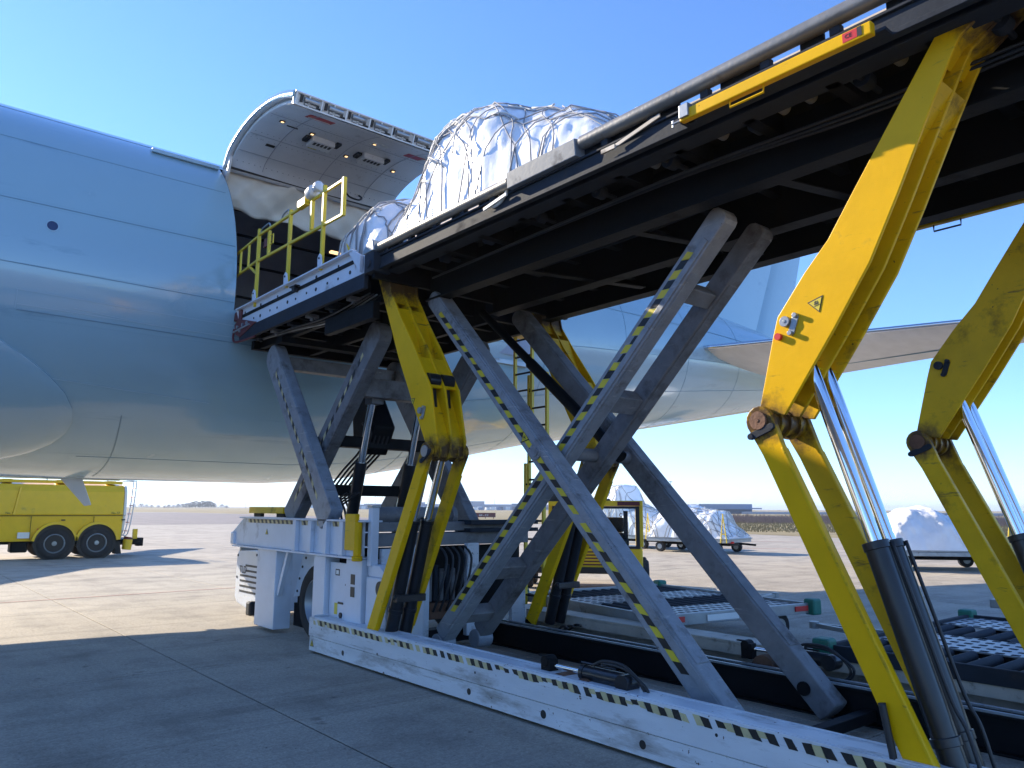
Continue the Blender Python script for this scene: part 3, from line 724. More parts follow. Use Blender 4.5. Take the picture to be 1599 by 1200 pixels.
b = B(); q0 = off2(aA-dA*.1, nA, sg*hA*.55, 5.143); q1 = off2(cA+dA*.1, nA, sg*hA*.55, 5.143)
b.bar(q0, q1, .014, .07, upv=(0, nA.y, nA.z)); P_(b, 'side_strap', STEEL, A1, bevel=.004)
sgb = 1 if nB.z > 0 else -1
hazard(off2(aB-dB*.35, nB, sgb*hB*.22, 5.42), off2(cB+dB*.35, nB, sgb*hB*.22, 5.42), .07, (0, nB.y, nB.z), (-1, 0, 0), .105, B1, lean=-.9, bright=True, worn=.03)
b = B(); b.bar(off2(aB-dB*.2, nB, -sgb*hB*.45, 5.413), off2(cB+dB*.2, nB, -sgb*hB*.45, 5.413), .014, .06, upv=(0, nB.y, nB.z)); P_(b, 'side_strap', STEEL, B1, bevel=.004)
# pivot bosses
b = B(); pv = Vector((5.13, 5.80, 2.36)); b.cyl(pv, pv+Vector((.03, 0, 0)), .085, 24); b.cyl(pv-Vector((.012, 0, 0)), pv, .05, 20); P_(b, 'pivot_boss', STEEL, A1, smooth='auto', bevel=.004)
warning_sign((5.146, 5.97, 2.52), (0, -1, .2), (0, .2, 1), .13, A1)
for f, hh in ((.13, .16), (.36, .20), (.58, .20), (.80, .20), (.94, .16)):
    b = B(); p = aB.lerp(cB, f); b.bar((5.60, p.y, p.z), (5.98, p.y, p.z), hh, .15, upv=(0, dB.z, -dB.y))
    P_(b, 'cross_bar', STEEL_FAR, B1, bevel=.01)
b = B(); b.cyl((5.36, 5.8, 2.36), (6.5, 5.8, 2.36), .07, 16); P_(b, 'pivot_shaft', STEEL_FAR, A1, smooth='auto')
for x0 in (5.40, 5.96):
    b = B(); b.cyl((x0, 7.86, .22), (x0+.22, 7.86, .22), .11, 22); P_(b, 'roller_foot', STEEL, smooth='auto', bevel=.01)
for x0 in (5.13, 6.48):
    b = B(); b.cyl((x0, 3.80, .26), (x0+.25, 3.80, .26), .06, 16); P_(b, 'foot_pin', DARK, smooth='auto')

# knee-type lifting arms: four sets, each three plates with webs, two links, two rams
REAR = dict(L=[(1.38, 4.82), (1.50, 4.72), (1.64, 4.62), (2.22, 3.79), (2.39, 3.54), (2.57, 3.35), (2.78, 3.09), (2.82, 2.96), (2.955, 2.45)],
            Rr=[(1.22, 4.76), (1.39, 4.63), (1.52, 4.54), (1.58, 4.43), (1.69, 4.21), (1.93, 3.71), (2.13, 3.32), (2.38, 2.95), (2.76, 2.42)],
            K=(2.92, 2.39), foot=(1.855, .05), rod=((2.705, 3.045), (2.265, 1.61), (1.83, .15)))
FRONT = dict(L=[(8.20, 4.62), (8.16, 4.53), (7.92, 4.05), (7.67, 3.53), (7.38, 3.03), (7.07, 2.51), (7.0, 2.33)],
             Rr=[(7.95, 4.66), (7.88, 4.36), (7.62, 3.98), (7.36, 3.64), (6.98, 3.10), (6.84, 2.52), (6.88, 2.34)],
             K=(6.97, 2.40), foot=(8.07, .30), rod=((7.05, 2.62), (7.42, 1.67), (7.86, .30)))
def resample(pts, n):
    pts = [Vector((0, *p)) for p in pts]; L = [0]
    for a, c in zip(pts, pts[1:]): L.append(L[-1]+(c-a).length)
    out = []
    for k in range(n):
        s = L[-1]*k/(n-1)
        for i in range(len(L)-1):
            if s <= L[i+1]+1e-9: out.append(pts[i].lerp(pts[i+1], (s-L[i])/max(1e-9, L[i+1]-L[i]))); break
    return out
def lift_arm(x0, S, my, ml, rear):
    """x0: plane of the outer link; the set is 0.52 m wide"""
    NL = 24
    L = resample(S['L'], NL); Rr = resample(S['Rr'], NL)
    outline = S['L']+S['Rr'][::-1]
    plates = (x0+.06, x0+.245, x0+.43)
    arm = None
    for k, x in enumerate(plates):
        b = B(); b.prism(outline, x, x+.026)
        o = P_(b, 'arm_plate' if k else 'lifting_arm', my if k == 0 else ml, ld if k == 0 else arm, bevel=.006)
        if k == 0: arm = o
    # webs set back between the plates, with the windows and pockets seen from behind
    for k in range(2):
        xa, xb = plates[k]+.026, plates[k+1]
        b = B()
        def web(i0, i1, f0, f1, th=.02):
            r0 = [L[i].lerp(Rr[i], f0+(f1-f0)*(i-i0)/max(1, i1-i0)) for i in range(i0, i1+1)]
            P = []
            for q in r0: P += [(xa, q.y, q.z), (xb, q.y, q.z)]
            b.poly(P, [(2*i, 2*i+1, 2*i+3, 2*i+2) for i in range(len(r0)-1)])
        if rear:
            web(1, 4, .95, .55); web(5, 9, .93, .5); web(9, 13, .5, .62); web(20, 22, .90, .3); web(1, 12, .05, .05); web(12, 20, .06, .06)
        else:
            web(0, 4, .96, .72); web(5, 12, .93, .45); web(12, 16, .9, .9); web(16, 23, .55, .85); web(0, 12, .06, .06); web(12, 22, .06, .06)
        P_(b, 'arm_web', ml, arm, solid=.018)
        # black rod-eye pockets where the rams are pinned
        q = Vector((0, 2.705, 3.045)) if rear else L[15].lerp(Rr[15], .86)
        b = B(); b.cyl((xa+.01, q.y, q.z), (xb-.01, q.y, q.z), .085, 18)
        if not rear: b.prism([(q.y-.03, q.z-.05), (q.y+.05, q.z-.05), (q.y-.07, q.z-.30)], xa+.05, xb-.05)
        P_(b, 'rod_eye', BLACKGLOSS, arm, smooth='auto')
    K = S['K']
    # links: one each side
    F_ = S['foot']
    for x, m in ((x0, my), (x0+.465, ml)):
        a = Vector((0, *K)); c = Vector((0, *F_)); d = (a-c).normalized(); n = Vector((0, -d.z, d.y)); w0, w1 = (.100, .080) if rear else (.098, .084)
        out = []
        for k in range(9):
            t = math.pi*k/8; out.append(a+n*w0*math.cos(t)+d*w0*math.sin(t))
        out += [a-n*w1-d*.22, c-n*w1, c+n*w1, a+n*w1-d*.22]
        b = B(); b.prism([(q.y, q.z) for q in out], x, x+.05)
        lk = P_(b, 'knee_link', m, ld, bevel=.006)
        s = -1 if rear else -1
        b = B(); b.bar(Vector((x+.03, *(a+n*(w1-.012)-d*.24).yz)), Vector((x+.03, *(c+n*(w1-.012)+d*.2).yz)), .07, .018, upv=(0, n.y, n.z))
        P_(b, 'link_flange', ml, lk, bevel=.004)
        if x == x0:
            b = B(); b.cyl((x-.018, *K), (x, *K), .062, 22); b.cyl((x-.022, *K), (x-.018, *K), .012, 10)
            P_(b, 'pin_head', RUST if rear else GALV, lk, smooth='auto', bevel=.004)
            b = B(); kq = Vector((0, *K))
            e = kq+Vector((0, -.10, -.045)) if rear else kq+Vector((0, -.10, .0))
            b.cyl((x-.022, e.y, e.z), (x, e.y, e.z), .022, 10); e2 = kq+Vector((0, .06, -.105)); b.cyl((x-.022, e2.y, e2.z), (x, e2.y, e2.z), .022, 10)
            b.bar((x-.008, e.y, e.z), (x-.008, e2.y, e2.z), .05, .012, upv=(1, 0, 0))
            P_(b, 'pin_keeper', DARK2, lk, bevel=.003)
    b = B(); b.cyl((x0+.05, *K), (x0+.465, *K), .085, 20)
    for f in (.12, .235, .36): b.cyl((x0+f, *K), (x0+f+.03, *K), .105, 20)
    P_(b, 'knee_barrel', ml, arm, smooth='auto')
    # ram pin with keeper plate and grease nipple on the outer plate
    c = Vector((0, 2.715, 3.045)) if rear else Vector((0, 7.16, 2.86))
    x = x0+.06
    b = B(); b.cyl((x-.03, c.y, c.z), (x, c.y, c.z), .036, 18); b.cyl((x-.034, c.y, c.z), (x-.03, c.y, c.z), .012, 8)
    e = c+Vector((0, -.075, .03)); e2 = c+Vector((0, -.035, -.085))
    for q in (e, e2): b.cyl((x-.034, q.y, q.z), (x, q.y, q.z), .017, 10)
    b.bar((x-.006, e.y, e.z), (x-.006, e2.y, e2.z), .045, .012, upv=(1, 0, 0))
    pinp = P_(b, 'pin_plate', GALV if my is YELLOW else DARK2, arm, smooth='auto', bevel=.003)
    if rear and my is YELLOW:
        b = B(); q = c+Vector((0, .055, -.095)); b.cyl((x-.03, q.y, q.z), (x, q.y, q.z), .024, 12); P_(b, 'red_cap', RED, arm, smooth='auto')
    # rams
    r0, r1, r2 = (Vector((0, *p)) for p in S['rod'])
    for k in range(2):
        xr = x0+.165+.185*k
        b = B(); top = r1+(r1-r0).normalized()*0
        b.cyl((xr, r1.y, r1.z), (xr, r2.y, r2.z), .072, 24); d = (r2-r1).normalized()
        b.cyl((xr, *(r1-d*.0).yz), (xr, *(r1+d*.05).yz), .080, 24); q = r1.lerp(r2, .72); b.cyl((xr, *q.yz), (xr, *(q+d*.05).yz), .082, 24)
        cy = P_(b, 'hydraulic_cylinder', BLACKGLOSS, ld, smooth='auto', bevel=.004)
        b = B(); b.cyl((xr, *r0.yz), (xr, *r1.yz), .043, 24); P_(b, 'piston_rod', CHROME, cy, smooth='auto')
        b = B(); q = r1+d*.02; e = r2
        nn = Vector((0, -d.z, d.y)); sgn_ = -1 if rear else 1
        pts = [q+nn*.085*sgn_, q.lerp(e, .3)+nn*.09*sgn_, q.lerp(e, .6)+nn*.095*sgn_, q.lerp(e, .72)+nn*.12*sgn_, q.lerp(e, .95)+nn*.10*sgn_]
        b.tube(smooth_path([(xr+.03, *p.yz) for p in pts]), .012, 8); P_(b, 'hose', HOSE, cy, smooth=True)
        if not rear:
            b = B(); q = r1.lerp(r2, .62)
            for m_ in range(3): b.cyl((xr-.10+.07*m_, *(q+nn*(-.06)).yz), (xr-.10+.07*m_, *(q-d*.04+nn*(-.10)).yz), .022, 8)
            b.box(xr-.10, xr+.10, q.y-.13, q.y-.05, q.z-.06, q.z+.02); P_(b, 'valve_block', BLACKGLOSS, cy, bevel=.008)
    # bracket at the top
    tpl = S['L'][0]; tpr = S['Rr'][0]; m_ = ((tpl[0]+tpr[0])/2, (tpl[1]+tpr[1])/2)
    b = B(); b.cyl((x0+.05, *m_), (x0+.47, *m_), .075, 18); P_(b, 'top_barrel', ml, arm, smooth='auto')
    return arm
a_rn = lift_arm(4.60, REAR, YELLOW, YELLOW_DIRTY, True)
warning_sign((4.659, 2.49, 3.12), (0, -1, .28), (0, .28, 1), .115, a_rn, point_down=True)
a_fn = lift_arm(4.60, FRONT, YELLOW, YELLOW_DIRTY, False)
warning_sign((4.659, 7.33, 2.98), (0, -1, 0), (0, 0, 1), .09, a_fn, point_down=True)
lift_arm(7.05, REAR, YELLOW_DIRTY, YELLOW_DIRTY, True)
lift_arm(7.05, FRONT, YELLOW_DIRTY, YELLOW_DIRTY, False)

b = B(); b.tube(smooth_path([(4.575, 2.20, .72), (4.57, 2.17, .55), (4.57, 2.15, .40), (4.57, 2.16, .2)]), .022, 8); P_(b, 'hanging_strap', HOSE, smooth=True)
# main platform
YP0, YP1 = -.6, 7.86
b = B(); b.box(4.99, 7.25, YP0, YP1, 4.79, 4.84)
deck = P_(b, 'main_platform', DARK)
holes = [1.96, 2.26, 2.59, 2.80, 3.33, 3.67, 4.01]
ys = [YP0]
for h in sorted(holes): ys += [h-.055, h+.055]
ys.append(YP1)
b = B()
for a, c in zip(ys[::2], ys[1::2]): b.box(4.80, 4.988, a, c, 4.792, 4.838)
b.box(4.80, 4.83, YP0, YP1, 4.70, 4.79)
P_(b, 'deck_edge', DARK, deck)
for h in holes:
    b = B(); b.prism([(h-.07, 4.74), (h-.05, 4.80), (h, 4.825), (h+.05, 4.80), (h+.07, 4.74), (h+.05, 4.77), (h, 4.79), (h-.05, 4.77)], 4.86, 4.90)
    b.cyl((4.87, h, 4.72), (4.95, h, 4.72), .045, 14)
    P_(b, 'guide_caster', GALV, deck, smooth='auto')
# side channel with tube rail
def channel(x, s, parent, name):
    b = B()
    b.box(x-.03, x+.03, YP0, YP1, 4.60, 4.635); b.box(x-.008, x+.018, YP0, YP1, 4.637, 4.755)
    b.box(x-.03, x+.16, YP0, YP1, 4.757, 4.778)
    return P_(b, name, DARK2, parent, bevel=.004)
ch = channel(4.47, 1, deck, 'side_channel')
for k in range(17):
    y = YP0+.25+k*.5
    b = B(); b.box(4.44, 4.50, y-.035, y+.035, 4.78, 4.845)
    P_(b, 'rail_bracket', DARK2, deck, bevel=.004)
SLOT = ((4.62, 4.95), (3.05, 3.42), (2.42, 2.70), (1.85, 2.25), (5.62, 5.78), (5.95, 6.25), (6.42, 6.72), (7.1, 7.4))
yy_ = [YP0]+[v for q in sorted(SLOT) for v in q]+[YP1]
for a_, c_ in zip(yy_[::2], yy_[1::2]):
    b = B(); b.box(4.505, 4.52, a_, c_, 4.780, 4.875); P_(b, 'rail_web', DARK2, deck)
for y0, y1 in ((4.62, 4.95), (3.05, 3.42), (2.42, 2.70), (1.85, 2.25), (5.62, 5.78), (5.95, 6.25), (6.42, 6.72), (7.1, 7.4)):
    b = B(); b.prism([(4.505, 4.782), (4.60, 4.79), (4.60, 4.88), (4.575, 4.88)], y0+.01, y1-.01, 'y'); P_(b, 'sunlit_slot_strip', TAN, deck)  # light tan strips stand in for sunlight on the inner faces behind the slots
tz = 4.895
b = B(); b.cyl((4.44, 4.40, tz), (4.44, YP0, tz), .062, 20); P_(b, 'side_tube', TUBE, deck, smooth='auto', bevel=.004)
b = B(); b.cyl((4.44, YP1+.02, tz-.035), (4.44, 5.37, tz-.035), .055, 20); P_(b, 'side_tube', TUBE, deck, smooth='auto', bevel=.004)
b = B(); b.prism([(4.385, 4.775), (4.37, 4.93), (4.46, 4.945), (4.50, 4.93), (4.50, 4.775)], 4.43, 5.35, 'y'); P_(b, 'hinged_guard', GUARD, deck, bevel=.008)
b = B(); b.tube(smooth_path([(4.46, 5.43, 4.83), (4.45, 5.5, 4.73), (4.45, 5.62, 4.70), (4.45, 5.7, 4.73)]), .014); b.bar((4.42, 5.40, 4.75), (4.42, 5.75, 4.70), .02, .03); P_(b, 'latch_lever', PAPER, deck, smooth='auto')
b = B(); b.bar((4.43, 3.55, 4.80), (4.43, 4.02, 4.72), .012, .03); b.box(4.40, 4.42, 4.0, 4.15, 4.69, 4.725); P_(b, 'latch_lever', TAN, deck)
# stowed yellow pole along the side, with handle and red sticker
b = B(); b.box(4.30, 4.355, 1.86, 3.27, 4.585, 4.668); pole = P_(b, 'stowed_guard_pole', YELLOW, deck, bevel=.008)
b = B(); b.tube([(4.33, 2.60, 4.59), (4.33, 2.60, 4.54), (4.33, 2.86, 4.54), (4.33, 2.86, 4.59)], .009, 8); P_(b, 'pole_handle', YELLOW, pole)
b = B(); b.box(4.28, 4.40, 3.18, 3.26, 4.60, 4.70); b.cyl((4.33, 3.27, 4.61), (4.33, 3.36, 4.61), .01, 8); b.box(4.325, 4.335, 3.34, 3.36, 4.58, 4.64); P_(b, 'pole_clamp', GALV, pole, bevel=.004)
b = B(); b.box(4.2975, 4.2995, 1.945, 2.035, 4.60, 4.66); P_(b, 'red_sticker', RED, pole)
b = B(); b.box(4.2962, 4.2974, 1.915, 1.943, 4.60, 4.66); P_(b, 'black_label', BLACKP, pole)
text_mesh('CE', .036, (4.2960, 2.02, 4.62), (0, -1, 0), (0, 0, 1), 'lettering', BLACKP, pole, .0006)
b = B(); b.box(4.35, 4.44, 1.8, 3.3, 4.60, 4.62); P_(b, 'pole_bracket', DARK2, deck)
# longitudinal beams and cross members beneath the deck
for x, zb, m in ((4.66, 4.60, DARK2), (5.22, 4.33, DARK), (6.22, 4.33, DARK), (7.18, 4.40, DARK)):
    b = B(); b.box(x-.012, x+.012, YP0, YP1, zb+.022, 4.788); b.box(x-.09, x+.09, YP0, YP1, zb, zb+.02)
    P_(b, 'platform_beam', m, deck, bevel=.003)
for k in range(13):
    y = YP0+.35+k*.64
    for xa, xb in ((4.675, 5.125), (5.315, 6.125), (6.315, 7.085)):
        b = B(); b.box(xa, xb, y-.03, y+.03, 4.62, 4.785); b.box(xa, xb, y-.05, y+.05, 4.60, 4.618); P_(b, 'cross_member', DARK, deck, bevel=.003)
for k in range(9):
    y = .55+k*.82
    b = B(); b.cyl((4.70, y, 4.66), (5.12, y, 4.66), .022, 10); b.cyl((4.86, y, 4.66), (4.96, y, 4.66), .06, 14); P_(b, 'drive_roller', DARK2, deck, smooth='auto')
for y in (1.35, 3.1, 4.62, 6.2):
    b = B(); b.bar((5.25, y, 4.36), (6.9, y-.35, 4.40), .10, .012); P_(b, 'diagonal_tie', DARK, deck)
for k in range(7):
    b = B(); zz = 4.56-.012*k; xx = 5.35+.035*k
    b.tube(smooth_path([(xx, YP0, zz), (xx+.02*math.sin(k), 1.5, zz-.03), (xx, 3, zz), (xx+.03, 5, zz-.04), (xx, 7.6, zz)]), .011, 6); P_(b, 'hydraulic_line', HOSE if k % 2 else DARK2, deck, smooth=True)
for k in range(3):
    b = B(); b.tube(smooth_path([(4.98+.03*k, YP0, 4.55), (5.0+.03*k, 2, 4.53-.02*k), (4.97+.03*k, 4, 4.56), (5.0, 7.5, 4.52)]), .012, 6); P_(b, 'hydraulic_line', DARK2 if k == 1 else HOSE, deck, smooth=True)
# far side channel with the second stowed pole
b = B(); b.box(7.52, 7.60, YP0, YP1, 4.58, 4.80); b.box(7.25, 7.52, YP0, YP1, 4.79, 4.81); P_(b, 'side_channel', DARK2, deck, bevel=.004)
b = B(); b.box(7.605, 7.68, 1.0, 3.05, 4.50, 4.63); p2 = P_(b, 'stowed_guard_pole', YELLOW_DIRTY, deck, bevel=.008)
b = B(); b.tube([(7.64, 2.62, 4.50), (7.64, 2.62, 4.44), (7.64, 2.86, 4.44), (7.64, 2.86, 4.50)], .009, 8); P_(b, 'pole_handle', BLACKP, p2)
b = B(); b.cyl((7.62, YP1, 4.87), (7.62, YP0, 4.87), .06, 16); P_(b, 'side_tube', TUBE, deck, smooth='auto')
# front end roller and corner block of the platform
b = B(); b.box(4.42, 7.6, 7.865, 7.93, 4.50, 4.80); P_(b, 'front_cross_beam', DARK, deck, bevel=.006)
b = B(); b.box(4.36, 4.60, 7.80, 8.02, 4.56, 4.80); b.cyl((4.34, 7.9, 4.66), (4.36, 7.9, 4.66), .05, 14); P_(b, 'corner_block', DARK2, deck, bevel=.012)
b = B(); b.prism([(7.80, 4.81), (8.06, 4.81), (8.06, 4.86), (7.96, 4.95), (7.84, 4.95)], 4.36, 4.56); P_(b, 'rail_end_cap', GALV, deck, bevel=.012)
b = B()
for k in range(13): b.cyl((4.7, 7.72-.14*k, 4.86), (7.2, 7.72-.14*k, 4.86), .045, 12)
P_(b, 'transfer_rollers', GALV, deck, smooth='auto')
# dark link rod between deck and base behind the scissor
b = B(); b.cyl((6.30, 8.2, 4.45), (6.30, 5.7, 2.35), .055, 14); b.cyl((6.30, 7.2, 3.60), (6.30, 5.7, 2.35), .07, 14); P_(b, 'safety_strut', DARK, smooth='auto')

# bridge at the aircraft
BY0, BY1 = 8.20, 12.22
b = B(); b.box(4.42, 7.5, BY0, BY1, 4.80, 4.85); br = P_(b, 'bridge_platform', DARK)
b = B(); b.prism([(12.22, 4.70), (12.28, 4.78), (12.30, 4.90), (12.24, 4.96), (8.40, 4.96), (8.14, 4.83), (8.14, 4.62), (8.3, 4.60), (12.1, 4.62)], 4.43, 4.445)
sidep = P_(b, 'white_side_plate', WHITE, br, bevel=.004)
b = B(); b.box(4.36, 4.43, 8.35, 12.26, 4.945, 4.965); b.prism([(4.43, 4.94), (4.36, 4.94), (4.425, 4.72), (4.43, 4.72)], 8.35, 8.36, 'y'); b.prism([(4.43, 4.94), (4.36, 4.94), (4.425, 4.72), (4.43, 4.72)], 12.2, 12.21, 'y'); P_(b, 'side_plate_flange', WHITE, sidep)
b = B(); b.prism([(8.15, 4.62), (8.15, 4.84), (8.42, 4.99), (8.46, 4.95)], 4.37, 4.415); P_(b, 'end_gusset', WHITE, sidep, bevel=.004)
for k in range(12):
    y = 8.5+k*.315
    for z in ((4.70, 4.87) if k % 2 else (4.71,)):
        b = B(); b.cyl((4.424, y+.03*math.sin(k*3), z), (4.43, y+.03*math.sin(k*3), z), .018 if k % 3 else .026, 10); P_(b, 'plate_bolt', BLACKP, sidep)
b = B(); b.cyl((4.36, 10.05, 4.83), (4.43, 10.05, 4.83), .045, 14); b.box(4.35, 4.42, 9.95, 10.15, 4.855, 4.87); P_(b, 'deck_drain', BLACKP, sidep, smooth='auto')
b = B(); b.box(4.41, 4.47, 8.1, 12.15, 4.42, 4.61); P_(b, 'bridge_side_beam', DARK2, br, bevel=.006)
for x in (4.75, 5.6, 6.4, 7.2):
    b = B(); b.box(x-.04, x+.04, BY0, BY1-.05, 4.32, 4.79); P_(b, 'bridge_beam', DARK, br, bevel=.004)
for k in range(7):
    y = BY0+.3+k*.58
    for xa, xb in ((4.475, 4.705), (4.795, 5.555), (5.645, 6.355), (6.445, 7.155)):
        b = B(); b.box(xa, xb, y-.04, y+.04, 4.46, 4.785); P_(b, 'cross_member', DARK, br, bevel=.003)
for k in range(4):
    b = B(); b.tube(smooth_path([(4.55+.05*k, 8.2, 4.40), (4.58+.05*k, 9.4, 4.33-.015*k), (4.56+.05*k, 10.6, 4.37), (4.6, 11.9, 4.42)]), .012, 6); P_(b, 'hydraulic_line', GALV if k == 2 else HOSE, br, smooth=True)
for k in range(6):
    b = B(); y = 8.6+k*.6; b.box(4.50, 4.66, y, y+.12, 4.40, 4.45); b.cyl((4.58, y+.06, 4.36), (4.58, y+.06, 4.40), .03, 8); P_(b, 'caster_bracket', DARK2 if k % 2 else STEEL_FAR, br, bevel=.006)
b = B(); b.box(4.60, 4.70, 8.2, 9.5, 4.10, 4.32); P_(b, 'bridge_ram_housing', DARK, br, bevel=.01)
b = B(); b.box(4.6, 7.3, 12.0, 12.1, 4.30, 4.44); b.box(4.6, 7.3, 10.9, 11.1, 4.24, 4.32); P_(b, 'bridge_end_beam', DARK, br)
# maroon bumper towards the aircraft
b = B(); b.prism([(12.1, 4.78), (12.42, 4.80), (12.50, 4.87), (12.36, 4.94), (12.1, 4.94)], 4.40, 7.5); P_(b, 'front_bumper', MAROON, br, bevel=.01)
b = B(); b.prism([(11.45, 4.62), (12.2, 4.80), (12.36, 4.72), (12.30, 4.56), (12.1, 4.48)], 4.395, 4.42); bk = P_(b, 'bumper_bracket', MAROON, br, bevel=.006)
b = B()
for y, z in ((12.2, 4.66), (11.98, 4.66), (11.8, 4.66), (12.08, 4.58)): b.cyl((4.375, y, z), (4.395, y, z), .028, 10)
b.bar((4.385, 12.35, 4.60), (4.385, 11.7, 4.62), .02, .025); P_(b, 'bracket_bolts', GALV, bk, smooth='auto')
b = B(); b.tube(smooth_path([(4.40, 12.36, 4.66), (4.40, 12.38, 4.50), (4.40, 12.2, 4.42), (4.42, 11.5, 4.40)]), .018); P_(b, 'bumper_hose', MAROON, br, smooth=True)
# railing
rl = B()
for i, (y, z0, z1) in enumerate(((11.58, 4.88, 6.14), (10.40, 4.93, 6.10), (9.31, 4.93, 6.12))):
    b = B(); b.box(4.40, 4.45, y-.025, y+.025, z0, z1)
    b.cyl((4.425, y, z1), (4.425, y, z1+.012), .03, 12); o = P_(b, 'railing_post', YELLOW_RAIL, br, bevel=.006)
    b = B(); b.prism([(y-.09, 4.93), (y+.02, 4.97), (y+.03, 5.10), (y-.02, 5.15), (y-.07, 5.12), (y-.10, 5.0)], 4.372, 4.392); P_(b, 'post_bracket', WHITE, o, bevel=.006)
    b = B(); b.cyl((4.36, y-.03, 5.08), (4.372, y-.03, 5.08), .014, 10); P_(b, 'bracket_bolt', BLACKP, o)
b = B(); b.bar((4.425, 11.55, 6.05), (4.425, 8.76, 6.03), .036, .036); P_(b, 'top_rail', YELLOW_RAIL, br, bevel=.006)
b = B(); b.bar((4.425, 11.55, 5.62), (4.425, 8.74, 5.55), .036, .04); P_(b, 'middle_rail', YELLOW_RAIL, br, bevel=.006)
b = B(); b.box(4.40, 4.45, 8.72, 8.77, 5.53, 6.06); P_(b, 'end_post', YELLOW_RAIL, br, bevel=.006)
b = B(); b.box(4.40, 4.45, 9.65, 9.70, 5.60, 6.02); P_(b, 'short_post', YELLOW_RAIL, br, bevel=.006)
b = B(); b.box(4.44, 4.48, 11.23, 11.28, 5.62, 6.04); b.tube([(4.46, 11.2, 5.80), (4.46, 11.1, 5.80), (4.46, 11.1, 5.95), (4.46, 11.2, 5.95)], .01); P_(b, 'short_post', YELLOW_RAIL, br)
b = B(); b.box(4.44, 4.47, 11.30, 11.42, 5.80, 5.94); P_(b, 'red_control_box', MAROON, br, bevel=.006)
# swing-out guard at the aircraft end
b = B()
for z in (6.04, 5.64): b.bar((4.425, 11.60, z), (4.46, 13.00, z-.06), .03, .03)
for f in (.30, .55, .97): b.box(4.43, 4.46, 11.6+1.4*f, 11.63+1.4*f, 5.60, 6.02)
b.bar((4.425, 11.6, 5.42), (4.43, 11.95, 5.63), .03, .03); P_(b, 'swing_guard', YELLOW_RAIL, br)
b = B(); b.box(4.40, 4.45, 13.04, 13.20, 5.58, 5.92); P_(b, 'guard_pad', BLACKP, br, bevel=.02)
for y0, y1 in ((11.15, 11.52), (10.44, 10.72)):
    b = B(); b.tube(smooth_path([(4.425, y1, 6.06), (4.425, y1-.05, 6.12), (4.425, y0+.06, 6.14), (4.425, y0, 6.07)]), .012); P_(b, 'hand_loop', GALV, br, smooth=True)
# work lamp with junction box on the top rail
b = B(); b.lathe([(-.16, .02), (-.15, .06), (-.10, .085), (.02, .09), (.05, .07), (.06, .05), (.12, .05), (.14, .075), (.19, .07), (.21, .03)], (4.40, 9.62, 6.14), (0, -1, .12), 20); lp = P_(b, 'work_lamp', DOORRIM, br, smooth='auto')
b = B(); b.box(4.36, 4.44, 9.80, 10.06, 6.00, 6.12); P_(b, 'junction_box', YELLOW_RAIL, lp, bevel=.01)
# yellow toe flags
for y in (11.95, 8.72):
    b = B(); b.prism([(y, 4.95), (y+.16, 5.22), (y-.08, 5.0), (y-.14, 4.95)], 4.55, 4.565); P_(b, 'toe_flag', YELLOW_RAIL, br)

# front scissor carrying the bridge
def fleg(x0, x1, top, bot, m, depth=.42, tape=False, s=1):
    o, d, n, h, a, c = leg(x0, x1, top, bot, depth, m)
    if tape:
        k = 1 if n.z > 0 else -1
        hazard(off2(a-d*.35, n, k*h*s*.1, x0), off2(c+d*.3, n, k*h*s*.1, x0), .05, (0, n.y, n.z), (-1, 0, 0), .10, o, lean=1.0*s, worn=.1)
    return o
fleg(4.70, 4.88, (11.52, 4.12), (9.44, 1.65), STEEL, .40, True, -1)
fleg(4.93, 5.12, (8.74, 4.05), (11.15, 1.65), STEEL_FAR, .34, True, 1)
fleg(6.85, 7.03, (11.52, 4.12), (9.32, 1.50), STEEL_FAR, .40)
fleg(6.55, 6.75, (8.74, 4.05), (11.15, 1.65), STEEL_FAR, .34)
b = B(); b.cyl((4.68, 10.32, 2.62), (4.70, 10.32, 2.62), .075, 20); P_(b, 'pivot_boss', STEEL, smooth='auto')
for y, z, hh, x0, x1, m in ((9.35, 3.42, .26, 5.12, 6.55, STEEL_FAR), (9.95, 2.72, .16, 5.12, 6.55, DARK), (10.55, 2.05, .16, 5.12, 6.55, DARK), (11.45, 4.02, .2, 4.88, 6.85, STEEL_FAR)):
    b = B(); b.box(x0, x1, y-.10, y+.10, z-hh/2, z+hh/2); P_(b, 'scissor_cross_bar', m, bevel=.01)
for x in (5.38, 6.18):
    t = Vector((x, 9.5, 3.34)); c = Vector((x, 10.1, 1.30)); d = (c-t).normalized()
    b = B(); b.cyl(t+d*.95, c, .085, 20); cy = P_(b, 'hydraulic_cylinder', BLACKGLOSS, smooth='auto', bevel=.004)
    b = B(); b.cyl(t, t+d*.96, .05, 20); P_(b, 'piston_rod', CHROME, cy, smooth='auto')
    b = B(); b.box(x-.09, x+.09, 9.36, 9.56, 3.22, 3.40); P_(b, 'rod_bracket', STEEL_FAR, cy)
b = B(); b.prism([(10.45, 3.42), (10.05, 3.42), (9.72, 2.95), (9.95, 2.55), (10.35, 2.70)], 5.55, 5.9); P_(b, 'cable_guide', DARK, bevel=.03)
for k in range(6):
    b = B(); xx = 5.45+.07*k
    b.tube(smooth_path([(xx, 9.9, 3.0), (xx+.02, 9.8, 2.85), (xx, 9.95, 2.6), (xx-.1, 10.3, 2.3), (xx-.2, 10.5, 2.0), (xx-.28, 10.2, 1.75), (xx-.28, 10.1, 1.5)]), .016, 8); P_(b, 'hose', HOSE, smooth=True)
